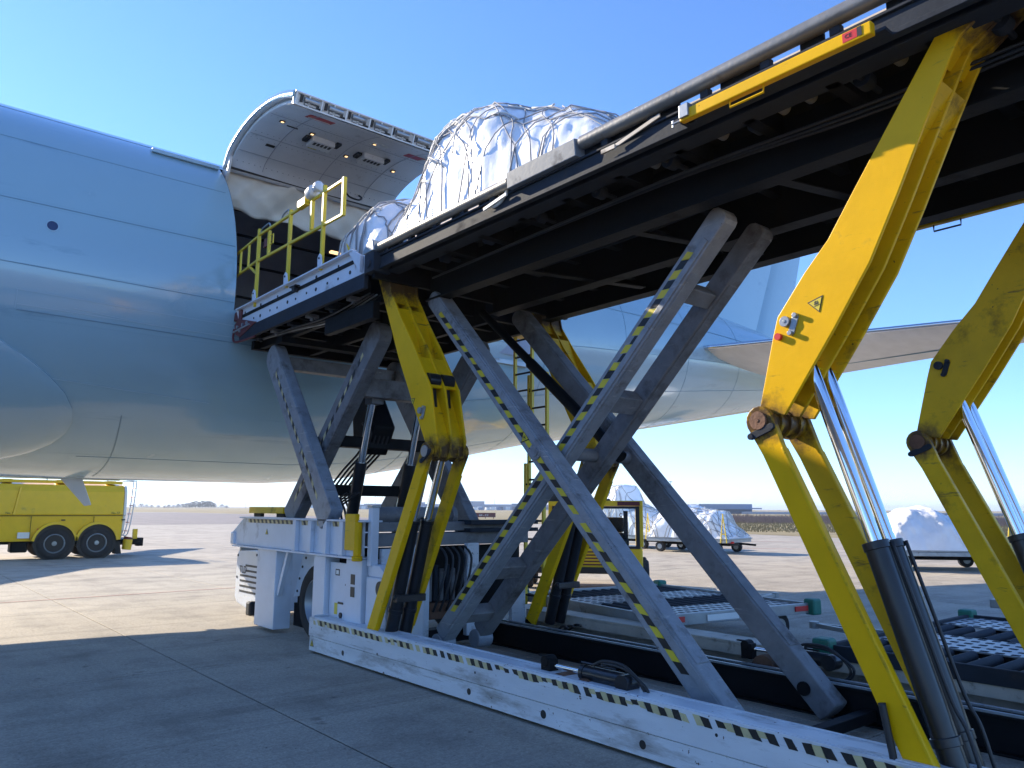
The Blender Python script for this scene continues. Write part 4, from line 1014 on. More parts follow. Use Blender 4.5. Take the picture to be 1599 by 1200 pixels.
for k in range(4):
    b = B(); yy = 10.0+.12*k
    b.tube(smooth_path([(5.3, yy-.35, 2.0), (5.2, yy-.1, 1.85), (5.1, yy, 1.72), (5.1, yy+.02, 1.55)]), .015, 8); P_(b, 'hose', HOSE, smooth=True)

# chassis under the bridge
b = B(); b.prism([(12.83, 1.20), (12.85, 1.40), (12.42, 1.62), (8.55, 1.62), (8.55, 1.20)], 4.76, 4.80)
cb = P_(b, 'chassis_side', WHITE, bevel=.006)
b = B(); b.box(4.70, 4.95, 8.40, 12.44, 1.622, 1.645); b.box(4.70, 4.95, 8.55, 12.70, 1.172, 1.197); P_(b, 'chassis_flange', WHITE, cb, bevel=.004)
b = B(); b.box(4.72, 7.4, 12.70, 12.84, 1.2, 1.40); P_(b, 'chassis_nose', WHITE, cb, bevel=.02)
for y in (10.38, 9.90, 9.45, 9.0):
    b = B(); b.box(4.70, 4.758, y-.05, y+.05, 1.20, 1.62); P_(b, 'stiffener', WHITE, cb, bevel=.004)
hazard((4.757, 12.2, 1.585), (4.757, 10.46, 1.585), .055, (0, 0, 1), (-1, 0, 0), .075, cb, lean=-.6)
for y in (10.33, 9.85, 9.40): hazard((4.757, y-.06, 1.585), (4.757, y-.34, 1.585), .06, (0, 0, 1), (-1, 0, 0), .07, cb, lean=-.6)
warning_sign((4.756, 11.45, 1.43), (0, -1, 0), (0, 0, 1), .10, cb)
for y0, y1, z0 in ((11.72, 11.02, .06), (9.80, 9.46, .06), (8.90, 8.50, .04)):
    b = B(); b.box(4.74, 5.0, y1, y0, z0, 1.17); P_(b, 'chassis_leg', WHITE, cb, bevel=.01)
b = B(); b.bar((4.80, 11.0, .55), (4.80, 10.72, 1.17), .06, .07); P_(b, 'leg_brace', WHITE, cb, bevel=.006)
b = B(); b.prism([(11.0, .50), (10.72, 1.15), (9.85, 1.15), (9.85, .95), (10.35, .62)], 5.02, 5.05); P_(b, 'wheel_arch', WHITE, cb, bevel=.01)
for y, z in ((10.86, .6), (10.80, .78), (10.72, .95), (10.62, 1.08)):
    b = B(); b.cyl((5.008, y, z), (5.02, y, z), .018, 8); P_(b, 'arch_bolt', BLACKP, cb)
b = B(); b.box(5.05, 5.09, 10.62, 11.02, .10, .42); b.box(5.09, 5.12, 10.62, 11.0, .42, .60); P_(b, 'arch_liner', DARK, cb)
b = B(); b.box(4.80, 4.83, 8.94, 9.44, .14, 1.10); dr = P_(b, 'cabinet_door', WHITE, cb, bevel=.008)
b = B(); b.box(4.797, 4.80, 9.17, 9.28, .94, 1.02); P_(b, 'maker_plate', BLACKP, dr)
b = B(); b.box(4.795, 4.797, 9.19, 9.26, .955, 1.005); P_(b, 'plate_print', PAPER, dr)
b = B(); b.box(4.797, 4.80, 9.20, 9.28, .46, .60); P_(b, 'yellow_sticker', TAPEYB, dr)
b = B(); b.box(4.79, 4.80, 9.05, 9.18, .595, .62); b.cyl((4.785, 9.1, .46), (4.80, 9.1, .46), .035, 14); b.cyl((4.79, 8.99, .84), (4.80, 8.99, .84), .012, 8); b.cyl((4.79, 8.99, .2), (4.80, 8.99, .2), .012, 8); P_(b, 'door_latch', BLACKP, dr, smooth='auto')
b = B(); b.box(4.94, 4.98, 8.9, 9.47, .2, 1.17); P_(b, 'cabinet_inside', DARK, cb)
for z in (.93, .78):
    b = B(); b.box(4.735, 4.74, 8.66, 8.76, z-.06, z+.06); P_(b, 'instruction_plate', BLACKP, cb)
b = B(); b.box(4.78, 5.30, 7.98, 8.46, .06, .98); b.prism([(8.46, .98), (8.46, 1.12), (8.2, 1.12), (7.98, .98)], 4.80, 5.28); P_(b, 'side_cabinet', WHITE, bevel=.012)
b = B(); b.cyl((4.755, 8.10, .86), (4.78, 8.10, .86), .09, 20); b.cyl((4.745, 8.10, .86), (4.755, 8.10, .86), .05, 16); P_(b, 'filler_cap', BLACKP, smooth='auto')
wheel(ld, (5.10, 10.15, .50), .52, .34, name='wheel')
wheel(ld, (7.25, 10.15, .50), .52, .34, axis=(-1, 0, 0))
# engine cover towards the nose with louvres and maker's letters
b = B(); b.prism([(13.42, .20), (13.52, .30), (13.50, 1.00), (13.40, 1.09), (12.45, 1.09), (12.45, .10), (12.7, .10)], 5.10, 7.2); ec = P_(b, 'engine_cover', WHITE, bevel=.02)
for k in range(6):
    y0 = 13.30 if k > 1 else 13.08
    b = B(); z = .83-.085*k; b.box(5.094, 5.105, 12.55, y0, z-.016, z+.016); P_(b, 'louvre', BLACKP, ec)
text_mesh('TLD', .17, (5.093, 13.34, .70), (0, -1, 0), (0, 0, 1), 'maker_lettering', BLACKP, ec, .001)
for y, z in ((13.44, .62), (13.44, .98), (12.62, 1.02)):
    b = B(); b.cyl((5.09, y, z), (5.10, y, z), .02, 10); P_(b, 'cover_latch', BLACKP, ec)
b = B(); b.box(4.95, 5.09, 12.45, 12.62, .08, .3); P_(b, 'tow_eye', BLACKP, ec, bevel=.03)
b = B(); b.box(4.82, 7.2, 12.6, 12.66, 1.1, 1.18); P_(b, 'cover_hinge', GALV, ec)
# yellow blocks and post on the chassis
b = B(); b.box(4.95, 5.10, 11.35, 12.70, 1.70, 1.80); P_(b, 'yellow_stop', YELLOW_DIRTY, bevel=.012)
b = B(); b.box(5.0, 5.05, 12.3, 12.6, 1.645, 1.70); b.box(5.0, 5.05, 11.4, 11.7, 1.645, 1.70); P_(b, 'stop_foot', DARK)
b = B(); b.box(6.0, 6.12, 8.65, 9.75, 1.72, 1.80); P_(b, 'yellow_stop', YELLOW_DIRTY, bevel=.012)
b = B(); b.box(4.66, 4.72, 8.56, 8.82, 1.28, 1.72); b.cyl((4.68, 8.52, 1.22), (4.68, 8.52, 1.62), .05, 14); b.cyl((4.68, 8.52, 1.16), (4.68, 8.52, 1.22), .065, 14); P_(b, 'yellow_bracket', YELLOW, bevel=.008)
b = B(); b.box(4.78, 4.88, 8.36, 8.46, 1.1, 1.80); P_(b, 'white_post', WHITE, bevel=.01)
b = B(); b.box(4.77, 4.89, 8.35, 8.47, 1.80, 1.83); P_(b, 'post_cap', GALV)
# chassis rear: machinery between the sides
b = B(); b.box(4.9, 7.4, 8.50, 8.8, 1.32, 1.48); b.box(4.9, 7.4, 8.55, 8.9, 1.50, 1.62); P_(b, 'rear_cross_beam', STEEL_FAR, bevel=.01)
b = B(); b.box(4.9, 7.4, 8.7, 8.76, .4, 1.30); P_(b, 'machine_bay', DARK)
b = B(); b.cyl((5.0, 8.72, 1.70), (6.15, 8.72, 1.70), .11, 20); b.cyl((6.15, 8.72, 1.70), (6.22, 8.72, 1.70), .13, 20); P_(b, 'return_pipe', STEEL_FAR, smooth='auto')
b = B(); b.box(6.3, 7.5, 8.4, 8.7, 1.58, 1.64); b.box(6.3, 7.5, 8.4, 8.7, 1.48, 1.53); b.box(6.3, 7.5, 8.65, 8.7, 1.53, 1.58); P_(b, 'cable_tray', DARK2, bevel=.004)
for x0, x1, z1 in ((5.40, 5.66, 1.34), (6.25, 6.44, 1.34), (7.02, 7.26, .88)):
    b = B(); b.box(x0, x1, 8.40, 8.48, .16, z1); P_(b, 'white_upright', WHITE_WORN, bevel=.008)
b = B(); b.box(4.95, 5.35, 8.40, 8.46, 1.05, 1.30); P_(b, 'white_panel', WHITE_WORN, bevel=.006)
for k in range(5):
    b = B(); x = 5.72+.09*k; b.cyl((x, 8.5, .62), (x, 8.5, 1.02+.05*(k % 2)), .035, 12); P_(b, 'filter_can', DARK2 if k % 2 else STEEL_FAR, smooth='auto')
b = B(); b.box(5.68, 6.2, 8.42, 8.6, .40, .60); P_(b, 'pump_unit', RUST, bevel=.02)
for k in range(5):
    b = B(); x = 5.72+.1*k; b.tube(smooth_path([(x, 8.4, .5), (x+.05, 8.3, .8), (x+.15, 8.34, 1.15), (x+.12, 8.45, 1.3)]), .016, 8); P_(b, 'hose', HOSE, smooth=True)
for k in range(4):
    b = B(); x = 7.1+.12*k; b.tube(smooth_path([(x, 8.3, .1), (x+.2, 7.9, .16), (x+.1, 7.6, .28), (x, 7.4, .3)]), .016, 8); P_(b, 'hose', HOSE, smooth=True)
# access ladder on the far side
lad = None
for y0, z0, z1 in ((9.55, 3.25, 4.65), (9.20, 2.1, 3.9), (9.28, .35, 2.5)):
    b = B()
    for s in (0, 1): b.box(8.00, 8.05, y0-.42*s-.02, y0-.42*s+.02, z0, z1)
    o = P_(b, 'ladder_rails', YELLOW_RAIL, ld)
    for k in range(int((z1-z0)/.28)):
        b = B(); b.cyl((8.02, y0-.40, z0+.14+.28*k), (8.02, y0-.02, z0+.14+.28*k), .016, 8); P_(b, 'rung', DARK2, o)
b = B(); b.box(7.5, 8.4, 9.0, 9.6, 4.58, 4.66); P_(b, 'ladder_platform', YELLOW_DIRTY)

# ------------------------------------------------------------------ cargo: wrapped and netted pallets
def cargo(name, label, W, rows, seed, loc, rotz=0, net=1, strands=22, rag=1.0, group=None):
    """rows: (y, height) along the length; width W in x. Plastic wrap over boxes with a cord net, on an aluminium pallet"""
    root = thing(name, label, 'cargo', loc, group, 0)
    ya, yb = rows[0][0], rows[-1][0]
    NYl, NA = (110, 84) if net == 1 else (70, 50)
    rnd = Vector((seed*3.7, seed*1.3, seed*7.1))
    cache = {}
    def pt(u, v, lift=0.0):
        """u 0..1 along y; v 0..1 across from one base edge over the top to the other"""
        y = ya+(yb-ya)*u; h = max(.04, lerp(rows, y))
        e = min(u, 1-u); endk = min(1, (e/.10))**.5 if e < .10 else 1
        hw = W/2*(.90+.10*endk)
        t = math.pi*v; n_ = 5.0 if net == 1 else 3.4
        cx = -math.copysign(abs(math.cos(t))**(2/n_), math.cos(t)); sz = abs(math.sin(t))**(2/n_)
        flare = 1+.07*(1-sz)
        p = Vector((hw*cx*flare*(1-.10*sz*(1-min(1, h/1.2))), y, .05+h*sz*(.15+.85*endk)))
        k1 = rag*noise.noise(p*1.6+rnd)*.055+noise.noise(p*4.2+rnd)*.04+rag*abs(noise.noise(p*6.5+rnd))*.030+rag*abs(noise.noise(p*15+rnd))*.013
        nn = Vector((cx, (u-.5)*.8, sz)).normalized()
        return p+nn*(k1*min(1, sz*2.5+.15)+lift)
    b = B(); b.grid([[pt(i/NYl, j/NA) for j in range(NA+1)] for i in range(NYl+1)])
    for i in (0, NYl):
        r = [pt(i/NYl, j/NA) for j in range(NA+1)]; b.poly(r, [tuple(range(len(r)))])
    for v in range(len(b.v)): pass
    wrap = b.build('plastic_wrap', WRAP, None, smooth=True); wrap.parent = root
    b = B(); b.box(-W/2-.06, W/2+.06, ya-.06, yb+.06, .0, .05); pl = b.build('pallet_sheet', GALV, None, bevel=.01); pl.parent = root
    if net:
        b = B(); rg = random.Random(seed)
        for k in range(strands):
            for s in (-1, 1):
                c0 = (k+rg.uniform(-.25, .25))/strands*2-.5 if s > 0 else (k+rg.uniform(-.25, .25))/strands*2-.5
                pts = []; ph = rg.uniform(0, 6); sl_ = rg.uniform(.75, 1.3)
                for q in range(27):
                    v = q/26; u = c0+s*(v-.5)*.62*sl_+.022*math.sin(9*v+ph)+.016*math.sin(21*v+2*ph)
                    if 0.0 <= u <= 1.0: pts.append(pt(u, v, .015+.012*abs(math.sin(5*v+ph))))
                if len(pts) > 3: b.tube(pts, .0075 if net == 1 else .013, 4)
        for v in (.16, .30, .70, .84):
            b.tube([pt(q/30, v+.015*math.sin(q*1.7), .016) for q in range(1, 30)], .009, 4)
        o = b.build('cargo_net', NET, None, smooth=True); o.parent = root
        b = B()
        for k in range(int(strands*2.2)):
            u0 = rg.uniform(.60, .98); v0 = rg.uniform(.03, .34); pts = []; am = rg.uniform(.02, .10); fq = rg.uniform(.2, .6)
            for q in range(12):
                pts.append(pt(min(.995, max(.3, u0+am*math.sin(q*fq+k))), v0+.30*q/11*rg.uniform(.95, 1.05), .022+.012*rg.random()))
            b.tube(pts, .010, 4)
        for k in range(8):
            u0 = rg.uniform(.2, .9); v0 = rg.uniform(.1, .4)
            b.tube([pt(u0+.02*q, v0+.02*math.sin(q), .03) for q in range(5) if u0+.02*q < 1], .012, 4)
        o = b.build('slack_net_cords', NETW, None, smooth=True); o.parent = root; kind(o, 'stuff')
    root.rotation_euler[2] = rotz
    return root
big = cargo('netted_pallet_load', 'tall white wrapped load under a tangled net on the raised deck', 2.35,
            [(-1.95, .12), (-1.7, .40), (-1.2, .70), (-.6, .98), (-.15, 1.22), (.2, 1.34), (.80, 1.37), (.98, 1.30), (1.12, 1.05), (1.35, .72), (1.65, .50), (1.95, .32), (2.15, .2)], 3, (5.88, 6.15, 4.905), net=1, strands=22)
b = B(); b.box(4.66, 4.68, 5.36, 5.50, 5.06, 5.16); rt_ = b.build('red_tag', RED, None, bevel=.004); rt_.parent = big; rt_.matrix_parent_inverse = Matrix.Identity(4); rt_.location = Vector((0, 0, 0))-big.location
b = B(); rg = random.Random(4)
for k in range(9):
    p = Vector((4.92+.03*k, 4.30-.02*k, 5.22)); b.tube(smooth_path([p, p+Vector((-.02, -.10, .06+.01*k)), p+Vector((.02*rg.uniform(-1, 1), -.2-.05*rg.random(), .02+.08*rg.random()))]), .018, 5)
o = b.build('torn_wrap', WRAP, None, smooth=True); o.parent = big; o.location = -big.location
sml = cargo('netted_pallet_load', 'low netted load in bluish shade at the bridge end of the deck', 2.5,
            [(-.75, .55), (-.4, 1.05), (.05, 1.16), (.40, .95), (.65, .55), (.85, .18)], 8, (6.05, 8.98, 4.86), net=2, strands=10)
WRAP_B = WRAP
# ------------------------------------------------------------------ dollies
def dolly(label, loc, L, Wd, rotz, m, group, rollers=True):
    """low roller-deck cargo dolly, length along x, built at the origin and then placed"""
    root = thing('cargo_dolly', label, 'dolly', (0, 0, 0), group)
    b = B(); b.box(-L/2, L/2, -Wd/2, -Wd/2+.05, .36, .50); b.box(-L/2, L/2, Wd/2-.05, Wd/2, .36, .50); b.box(-L/2, -L/2+.05, -Wd/2+.052, Wd/2-.052, .36, .50); b.box(L/2-.05, L/2, -Wd/2+.052, Wd/2-.052, .36, .50)
    b.box(-L/2+.3, L/2-.3, -.08, .08, .28, .358)
    b.build('frame', m, root, bevel=.006)
    nb = 4; bw = (Wd-.1)/nb
    for k in range(nb):
        y0 = -Wd/2+.05+bw*k
        if k % 2 == 0:
            pb = B(); pb.box(-L/2+.052, L/2-.052, y0+.01, y0+bw-.01, .455, .470); pl = pb.build('deck_plate', GALV, root)
            hb = B()
            for a in range(22):
                for c in range(5):
                    x = -L/2+.14+(L-.28)*a/21; y = y0+.07+(bw-.14)*c/4; hb.box(x-.035, x+.035, y-.028, y+.028, .4705, .474)
            h = hb.build('plate_perforations', DARK2, pl)
        elif rollers:
            me = None
            nr = 14
            for a in range(nr):
                x = -L/2+.16+(L-.32)*a/(nr-1)
                if me is None:
                    rb = B(); rb.cyl((0, -bw/2+.03, 0), (0, bw/2-.03, 0), .05, 12); o = rb.build('roller', DARK2, None, smooth='auto'); me = o.data
                else: o = bpy.data.objects.new('roller', me); COL.objects.link(o)
                o.parent = root; o.location = (x, y0+bw/2, .43)
    for sx in (-1, 1):
        for sy in (-1, 1):
            b = B(); b.box(sx*L/2-.09, sx*L/2+.09, sy*Wd/2-.09, sy*Wd/2+.09, .34, .56); b.build('corner_bumper', GREEN, root, bevel=.03)
            b = B(); b.cyl((sx*(L/2-.45), sy*(Wd/2-.28)-.09, .19), (sx*(L/2-.45), sy*(Wd/2-.28)+.09, .19), .19, 20); t = b.build('tyre', RUBBER, root, smooth='auto', bevel=.02)
            b = B(); b.cyl((sx*(L/2-.45), sy*(Wd/2-.28)-.095, .19), (sx*(L/2-.45), sy*(Wd/2-.28)+.095, .19), .10, 16); b.build('hub', GALV, t, smooth='auto')
            b = B(); b.box(sx*(L/2-.45)-.04, sx*(L/2-.45)+.04, sy*(Wd/2-.42)-.02, sy*(Wd/2-.42)+.02, .1, .36); b.build('wheel_fork', DARK, root)
    b = B(); b.bar((L/2, .25, .38), (L/2+1.1, 0, .40), .05, .05); b.bar((L/2, -.25, .38), (L/2+1.1, 0, .40), .05, .05); b.cyl((L/2+1.1, 0, .36), (L/2+1.1, 0, .44), .06, 14); b.build('tow_bar', GALV, root)
    root.location = loc; root.rotation_euler = (0, 0, rotz)
    return root
def extra(root, b, name, m):
    o = b.build(name, m, None, bevel=.004); o.parent = root; return o
d1 = dolly('grey roller dolly with green corners parked behind the scissor arms', (9.35, 7.75, 0), 2.85, 3.2, R(-9), GALV, 'empty roller dollies')
for x, wd in ((-1.17, .16), (1.05, .26)): extra(d1, B().box(x, x+wd, -1.618, -1.602, .40, .47), 'red_reflector', RED)
sb = B().box(-.62, -.05, -1.612, -1.603, .385, .465); sbo = extra(d1, sb, 'number_plate', PAPER)
extra(d1, B().box(-1.3, -1.22, -1.1, -1.02, .475, .60), 'red_stop', RED)
d2 = dolly('dark roller dolly with red stop pin and yellow plate, nearest the rear lifting arms', (9.20, 2.55, 0), 3.1, 3.55, R(90), DARK2, 'empty roller dollies')
extra(d2, B().box(1.30, 1.52, 1.555, 1.556+.01, .40, .47), 'yellow_plate', TAPEYB)
pb = B(); pb.box(-1.02, -.86, 1.0, 1.16, .474, .48); extra(d2, pb, 'pin_base', BLACKP)
pb = B(); pb.cyl((-.94, 1.08, .48), (-.94, 1.08, .60), .035, 12); pb.cyl((-.94, 1.08, .55), (-.94, 1.08, .58), .055, 12); extra(d2, pb, 'stop_pin', RED)
# orange box on a low trolley at the right edge
TRX = Vector((.70, -.58, 0))
tr = thing('baggage_trolley', 'low grey trolley with an orange side board half hidden by the far lifting arm', 'trolley', (13.2, 4.2, 0))
b = B(); b.box(11.95, 14.2, 3.4, 5.0, .42, .54); b.build('trolley_bed', GALV, tr, bevel=.01)
b = B(); b.box(12.3, 14.1, 3.45, 3.5, .55, 1.1); b.box(12.3, 12.35, 3.502, 4.9, .55, 1.1); b.build('orange_board', ORANGE, tr, bevel=.01)
for x in (12.5, 13.8):
    for y in (3.6, 4.8):
        b = B(); b.cyl((x, y-.08, .2), (x, y+.08, .2), .2, 18); b.build('tyre', RUBBER, tr, smooth='auto', bevel=.02)
b = B(); b.box(11.98, 12.12, 3.86, 4.0, .08, .40); b.build('prop_leg', DARK, tr)
tr.location += TRX

def trailer(label, loc, L, rotz, group='loaded pallet trailers'):
    root = thing('pallet_trailer', label, 'trailer', (0, 0, 0), group)
    b = B(); b.box(-L/2, L/2, -1.2, 1.2, .44, .56); b.build('frame', GALV, root, bevel=.01)
    b = B(); b.box(-L/2+.2, L/2-.2, -.5, .5, .30, .43); b.build('chassis', DARK, root)
    for sx in (-.85, .85):
        for sy in (-1, 1):
            for k in (0,):
                b = B(); x = sx*(L/2-.55)/.85; b.cyl((x, sy*.95-.1, .22), (x, sy*.95+.1, .22), .22, 18); t = b.build('tyre', RUBBER, root, smooth='auto', bevel=.02)
                b = B(); b.cyl((x, sy*.95-.105, .22), (x, sy*.95+.105, .22), .11, 14); b.build('hub', GALV, t, smooth='auto')
    b = B(); b.bar((L/2, 0, .40), (L/2+.7, 0, .36), .08, .08); b.build('tow_bar', DARK, root)
    b = B(); b.box(L/2-.1, L/2+.1, -.8, -.72, .42, .5); b.build('red_reflector', RED, root)
    b = B(); b.tube([(L/2-.25, -1.24, .45), (L/2-.12, -1.24, 1.5), (L/2-.12, -1.24, 1.62), (L/2+.02, -1.24, .45)], .022, 8); b.tube([(L/2-.22, -1.24, .8), (L/2-.01, -1.24, .8)], .018, 8); b.build('yellow_handle', YELLOW_RAIL, root)
    root.location = loc; root.rotation_euler = (0, 0, rotz); return root
TR = [('trailer under the tall squared load beside the yellow tractor', (28.6, 25.2, 0), 3.6, R(-84), 'tall squared white wrapped load beside the yellow tractor',
       [(-1.7, .5), (-1.5, 2.2), (-.2, 2.3), (.1, 1.5), (1.0, 1.1), (1.5, .6), (1.7, .15)], 11),
      ('trailer under the domed netted load, yellow handle at its end', (27.9, 20.9, 0), 3.7, R(-80), 'domed netted load in front of the low distant building',
       [(-1.8, .4), (-1.5, 1.05), (-.6, 1.38), (-.1, 1.30), (.4, 1.12), (1.1, 1.08), (1.3, .6), (1.7, .25), (1.85, .1)], 12),
      ('trailer under the ragged snow white load seen between the yellow arms', (26.0, 10.5, 0), 3.6, R(-48), 'ragged snow white load seen between the two rear lifting arms',
       [(-1.75, .4), (-1.55, .85), (-.9, 1.2), (-.2, 1.28), (.2, 1.0), (.9, .85), (1.1, .6), (1.55, .3), (1.75, .1)], 13),
      ('trailer at the right edge behind the chrome rods', (27.9, 4.9, 0), 3.6, R(-35), 'white load at the right edge behind the chrome rods',
       [(-1.7, .4), (-1.4, 1.2), (-.4, 1.5), (.4, 1.5), (1.2, 1.1), (1.7, .2)], 14)]
for lab, loc, L, rz, clab, rows, sd in TR:
    t = trailer(lab, loc, L, rz)
    c = cargo('netted_pallet_load', clab, 2.3, rows, sd, (loc[0], loc[1], .565), rz-R(90), net=0 if sd == 13 else 2, strands=16, rag=2.2 if sd == 13 else 1.6, group='loads on pallet trailers')

# ------------------------------------------------------------------ yellow tractor behind the scissor
tk = thing('tow_tractor', 'yellow tow tractor with a boxy glazed cab behind the scissor arms', 'tractor', (13.6, 13.2, 0))
b = B(); b.box(12.6, 14.4, 12.0, 14.6, .35, .95); tb = b.build('body', TRUCKY, tk, bevel=.05)
b = B()
for x, y in ((12.62, 11.98), (12.62, 14.0), (14.3, 11.98), (14.3, 14.0)): b.box(x, x+.10, y, y+.12, .95, 1.86)
b.box(12.58, 14.42, 11.98, 14.12, 1.86, 1.98); b.build('cab_frame', TRUCKY, tk, bevel=.012)
b = B(); b.box(12.60, 12.615, 12.10, 13.99, .97, 1.80); b.build('windscreen', GLASS, tk)
b = B(); b.box(12.70, 14.3, 12.03, 12.04, .97, 1.80); b.build('side_window', GLASS, tk)
b = B(); b.box(12.592, 12.60, 12.06, 14.03, 1.80, 1.855); b.box(12.592, 12.60, 12.06, 12.15, .97, 1.80); b.box(12.592, 12.60, 13.94, 14.03, .97, 1.80); b.box(12.592, 12.60, 12.06, 14.03, .91, .97); b.build('window_seal', BLACKP, tk)
b = B(); b.box(12.56, 12.578, 12.05, 12.55, 1.87, 1.96); b.build('red_panel', MAROON, tk)
b = B(); b.lathe([(-.02, .05), (.05, .06), (.1, .04), (.12, .01)], (12.8, 13.2, 2.0), (0, 0, 1), 14); b.box(12.7, 12.9, 12.7, 13.0, 1.982, 2.02); b.build('roof_beacon', DARK2, tk)
b = B(); b.box(13.0, 13.5, 12.4, 12.9, .95, 1.25); b.box(13.45, 13.55, 12.4, 12.9, 1.25, 1.6); b.build('seat', BLACKP, tk, bevel=.04)
b = B(); b.box(12.63, 12.8, 12.3, 13.8, .97, 1.12); b.build('dashboard', BLACKP, tk, bevel=.03)
b = B(); b.box(12.66, 12.70, 12.32, 12.42, 1.12, 1.75); b.build('wiper_motor_post', DARK2, tk)
for y in (12.4, 14.2):
    b = B(); b.box(12.585, 12.6, y, y+.22, .70, .86); b.build('headlight', GLASS, tk, bevel=.01)
b = B(); b.box(12.52, 12.6, 12.0, 14.6, .36, .50); b.build('front_bumper', BLACKP, tk, bevel=.02)
for k in range(5):
    b = B(); b.box(12.585, 12.6, 12.85, 13.75, .54+.07*k, .57+.07*k); b.build('grille_bar', MAROON, tk)
for x, y in ((12.95, 11.98), (14.0, 11.98), (12.95, 14.62), (14.0, 14.62)): wheel(tk, (x, y, .33), .33, .24, axis=(0, 1, 0) if y < 13 else (0, -1, 0), name='wheel', nb=6)
text_mesh('cali', .17, (12.588, 13.52, 1.62), (0, -1, 0), (0, 0, 1), 'lettering', MAROON, tk, .001)
text_mesh('c', .17, (12.588, 12.52, 1.62), (0, -1, 0), (0, 0, 1), 'lettering', MAROON, tk, .001)

tk.location += Vector((-.10, .06, 0)); tk.rotation_euler = (0, 0, R(43))
# ------------------------------------------------------------------ fuel truck
ft = thing('fuel_truck', 'yellow tanker truck with twin rear axles and a rear ladder beyond the belly', 'truck', (3, 32, 0))
def tprof(k=0): 
    return [(30.75-k, .95), (30.68-k, 1.45), (30.62-k, 1.50), (30.66-k, 2.30), (30.80-k, 2.52), (31.1, 2.58), (32.7, 2.58), (33.0+k, 2.52), (33.14+k, 2.30), (33.18+k, 1.5), (33.1+k, .95), (32.7, .62), (31.1, .62)]
b = B(); b.prism(tprof(), -7.5, 7.35); tank = b.build('tank', TRUCKY, ft, bevel=.03)
b = B(); b.prism([(y*1.0, z) for y, z in tprof(.02)], 7.352, 7.44); b.build('rear_cap', PAPER, tank, bevel=.02)
b = B(); b.prism([(30.70, .62), (30.64, 1.46), (30.72, 1.46), (30.78, .62)], -7.5, 7.34); b.build('skirt', TRUCKY, tank, bevel=.006)
b = B(); b.box(-7.5, 7.34, 30.612, 30.626, 1.455, 1.475); b.build('skirt_seam', BLACKP, tank)
b = B(); b.bar((3.98, 30.60, 1.52), (4.12, 30.66, 2.42), .05, .06); b.build('drain_pipe', TRUCKY, tank)
b = B(); b.box(-7.5, 7.3, 30.85, 30.92, 2.58, 2.68); b.box(-7.5, 7.3, 32.9, 32.97, 2.58, 2.68)
for k in range(9): b.box(-6+1.6*k, -5.7+1.6*k, 30.95, 32.85, 2.585, 2.70)
b.build('walkway', TRUCKY, tank, bevel=.01)
b = B(); b.tube([(-7, 30.9, 2.78), (7.2, 30.9, 2.74)], .03, 8)
for k in range(8): b.cyl((-6.5+1.9*k, 30.9, 2.66), (-6.5+1.9*k, 30.9, 2.78), .02, 8)
b.build('roof_rail', GALV, tank)
for x in (4.05, 5.25, 6.55)[1:]:
    big_ = x > 6
    wheel(ft, (x, 30.70, .53), .53, .32, axis=(0, 1, 0), rimmat=GALV, nb=10)
    B().cyl((x, 30.60, .56), (x, 30.605, .56), .63, 28).build('arch_lining', BLACKP, ft)
    wheel(ft, (x, 32.9, .53), .53, .32, axis=(0, -1, 0), rimmat=GALV, nb=10)
    b = B(); pts = []
    r0, r1 = .62, .70
    rows = []
    for k in range(17):
        t = R(8)+R(164)*k/16
        rows.append([(x+rr*math.cos(t), yy, .53+rr*math.sin(t)*1.04) for rr, yy in ((r0, 30.50), (r1, 30.50), (r1, 31.0), (r0, 31.0))])
    b.grid(rows, close=True); b.poly(rows[0], [(0, 1, 2, 3)]); b.poly(rows[-1], [(0, 1, 2, 3)]); b.build('mudguard', TRUCKY, ft, smooth='auto')
b = B()
b.box(-7, 7.2, 31.4, 32.4, .5, .75)
b.build('axle_bay', BLACKP, ft)
b = B(); b.prism([(7.15, .55), (7.32, .55), (7.40, .12), (7.2, .12)], 30.7, 31.15, 'y'); b.build('mudflap', RUBBER, ft)
b = B(); b.box(4.15, 4.5, 30.60, 30.64, .72, .92); b.build('lamp_plate', PAPER, ft, bevel=.01)
b = B(); b.box(4.0, 4.5, 30.75, 31.3, .25, .62); b.build('side_step', DARK, ft, bevel=.05)
b = B()
for y in (31.3, 31.75): b.tube(smooth_path([(7.50, y, 2.72), (7.80, y, 2.72), (7.88, y, 2.60), (7.82, y, 1.6), (7.70, y, .80), (7.5, y, .78)]), .02, 8)
la = b.build('ladder_rails', DOORRIM, ft, smooth=True)
for k in range(6):
    f = k/5; b = B(); b.cyl((7.86-.16*f, 31.3, 2.45-1.55*f), (7.86-.16*f, 31.75, 2.45-1.55*f), .016, 8); b.build('rung', ORANGE, la)
b = B(); b.cyl((7.62, 30.95, .25), (7.65, 30.95, .62), .16, 16); b.build('hose_can', TRUCKY, ft, smooth='auto', bevel=.02)
b = B(); b.cyl((7.64, 30.95, .60), (7.66, 30.95, .70), .15, 16); b.build('can_collar', MAROON, ft, smooth='auto')
b = B(); b.box(7.35, 8.15, 31.0, 32.9, .42, .62); b.box(8.0, 8.22, 31.1, 31.4, .36, .66); b.build('rear_bumper', DARK, ft, bevel=.02)
b = B(); b.box(7.85, 8.0, 31.1, 31.25, .62, .98); b.build('yellow_bollard', TRUCKY, ft, bevel=.01)
for k in range(7):
    b = B(); x = -5+1.9*k; b.box(x, x+.012, 30.60, 30.63, .66, 1.44); b.build('locker_joint', BLACKP, tank)
    b = B(); b.box(x+.9, x+1.02, 30.60, 30.63, 1.30, 1.34); b.build('locker_handle', DARK2, tank)
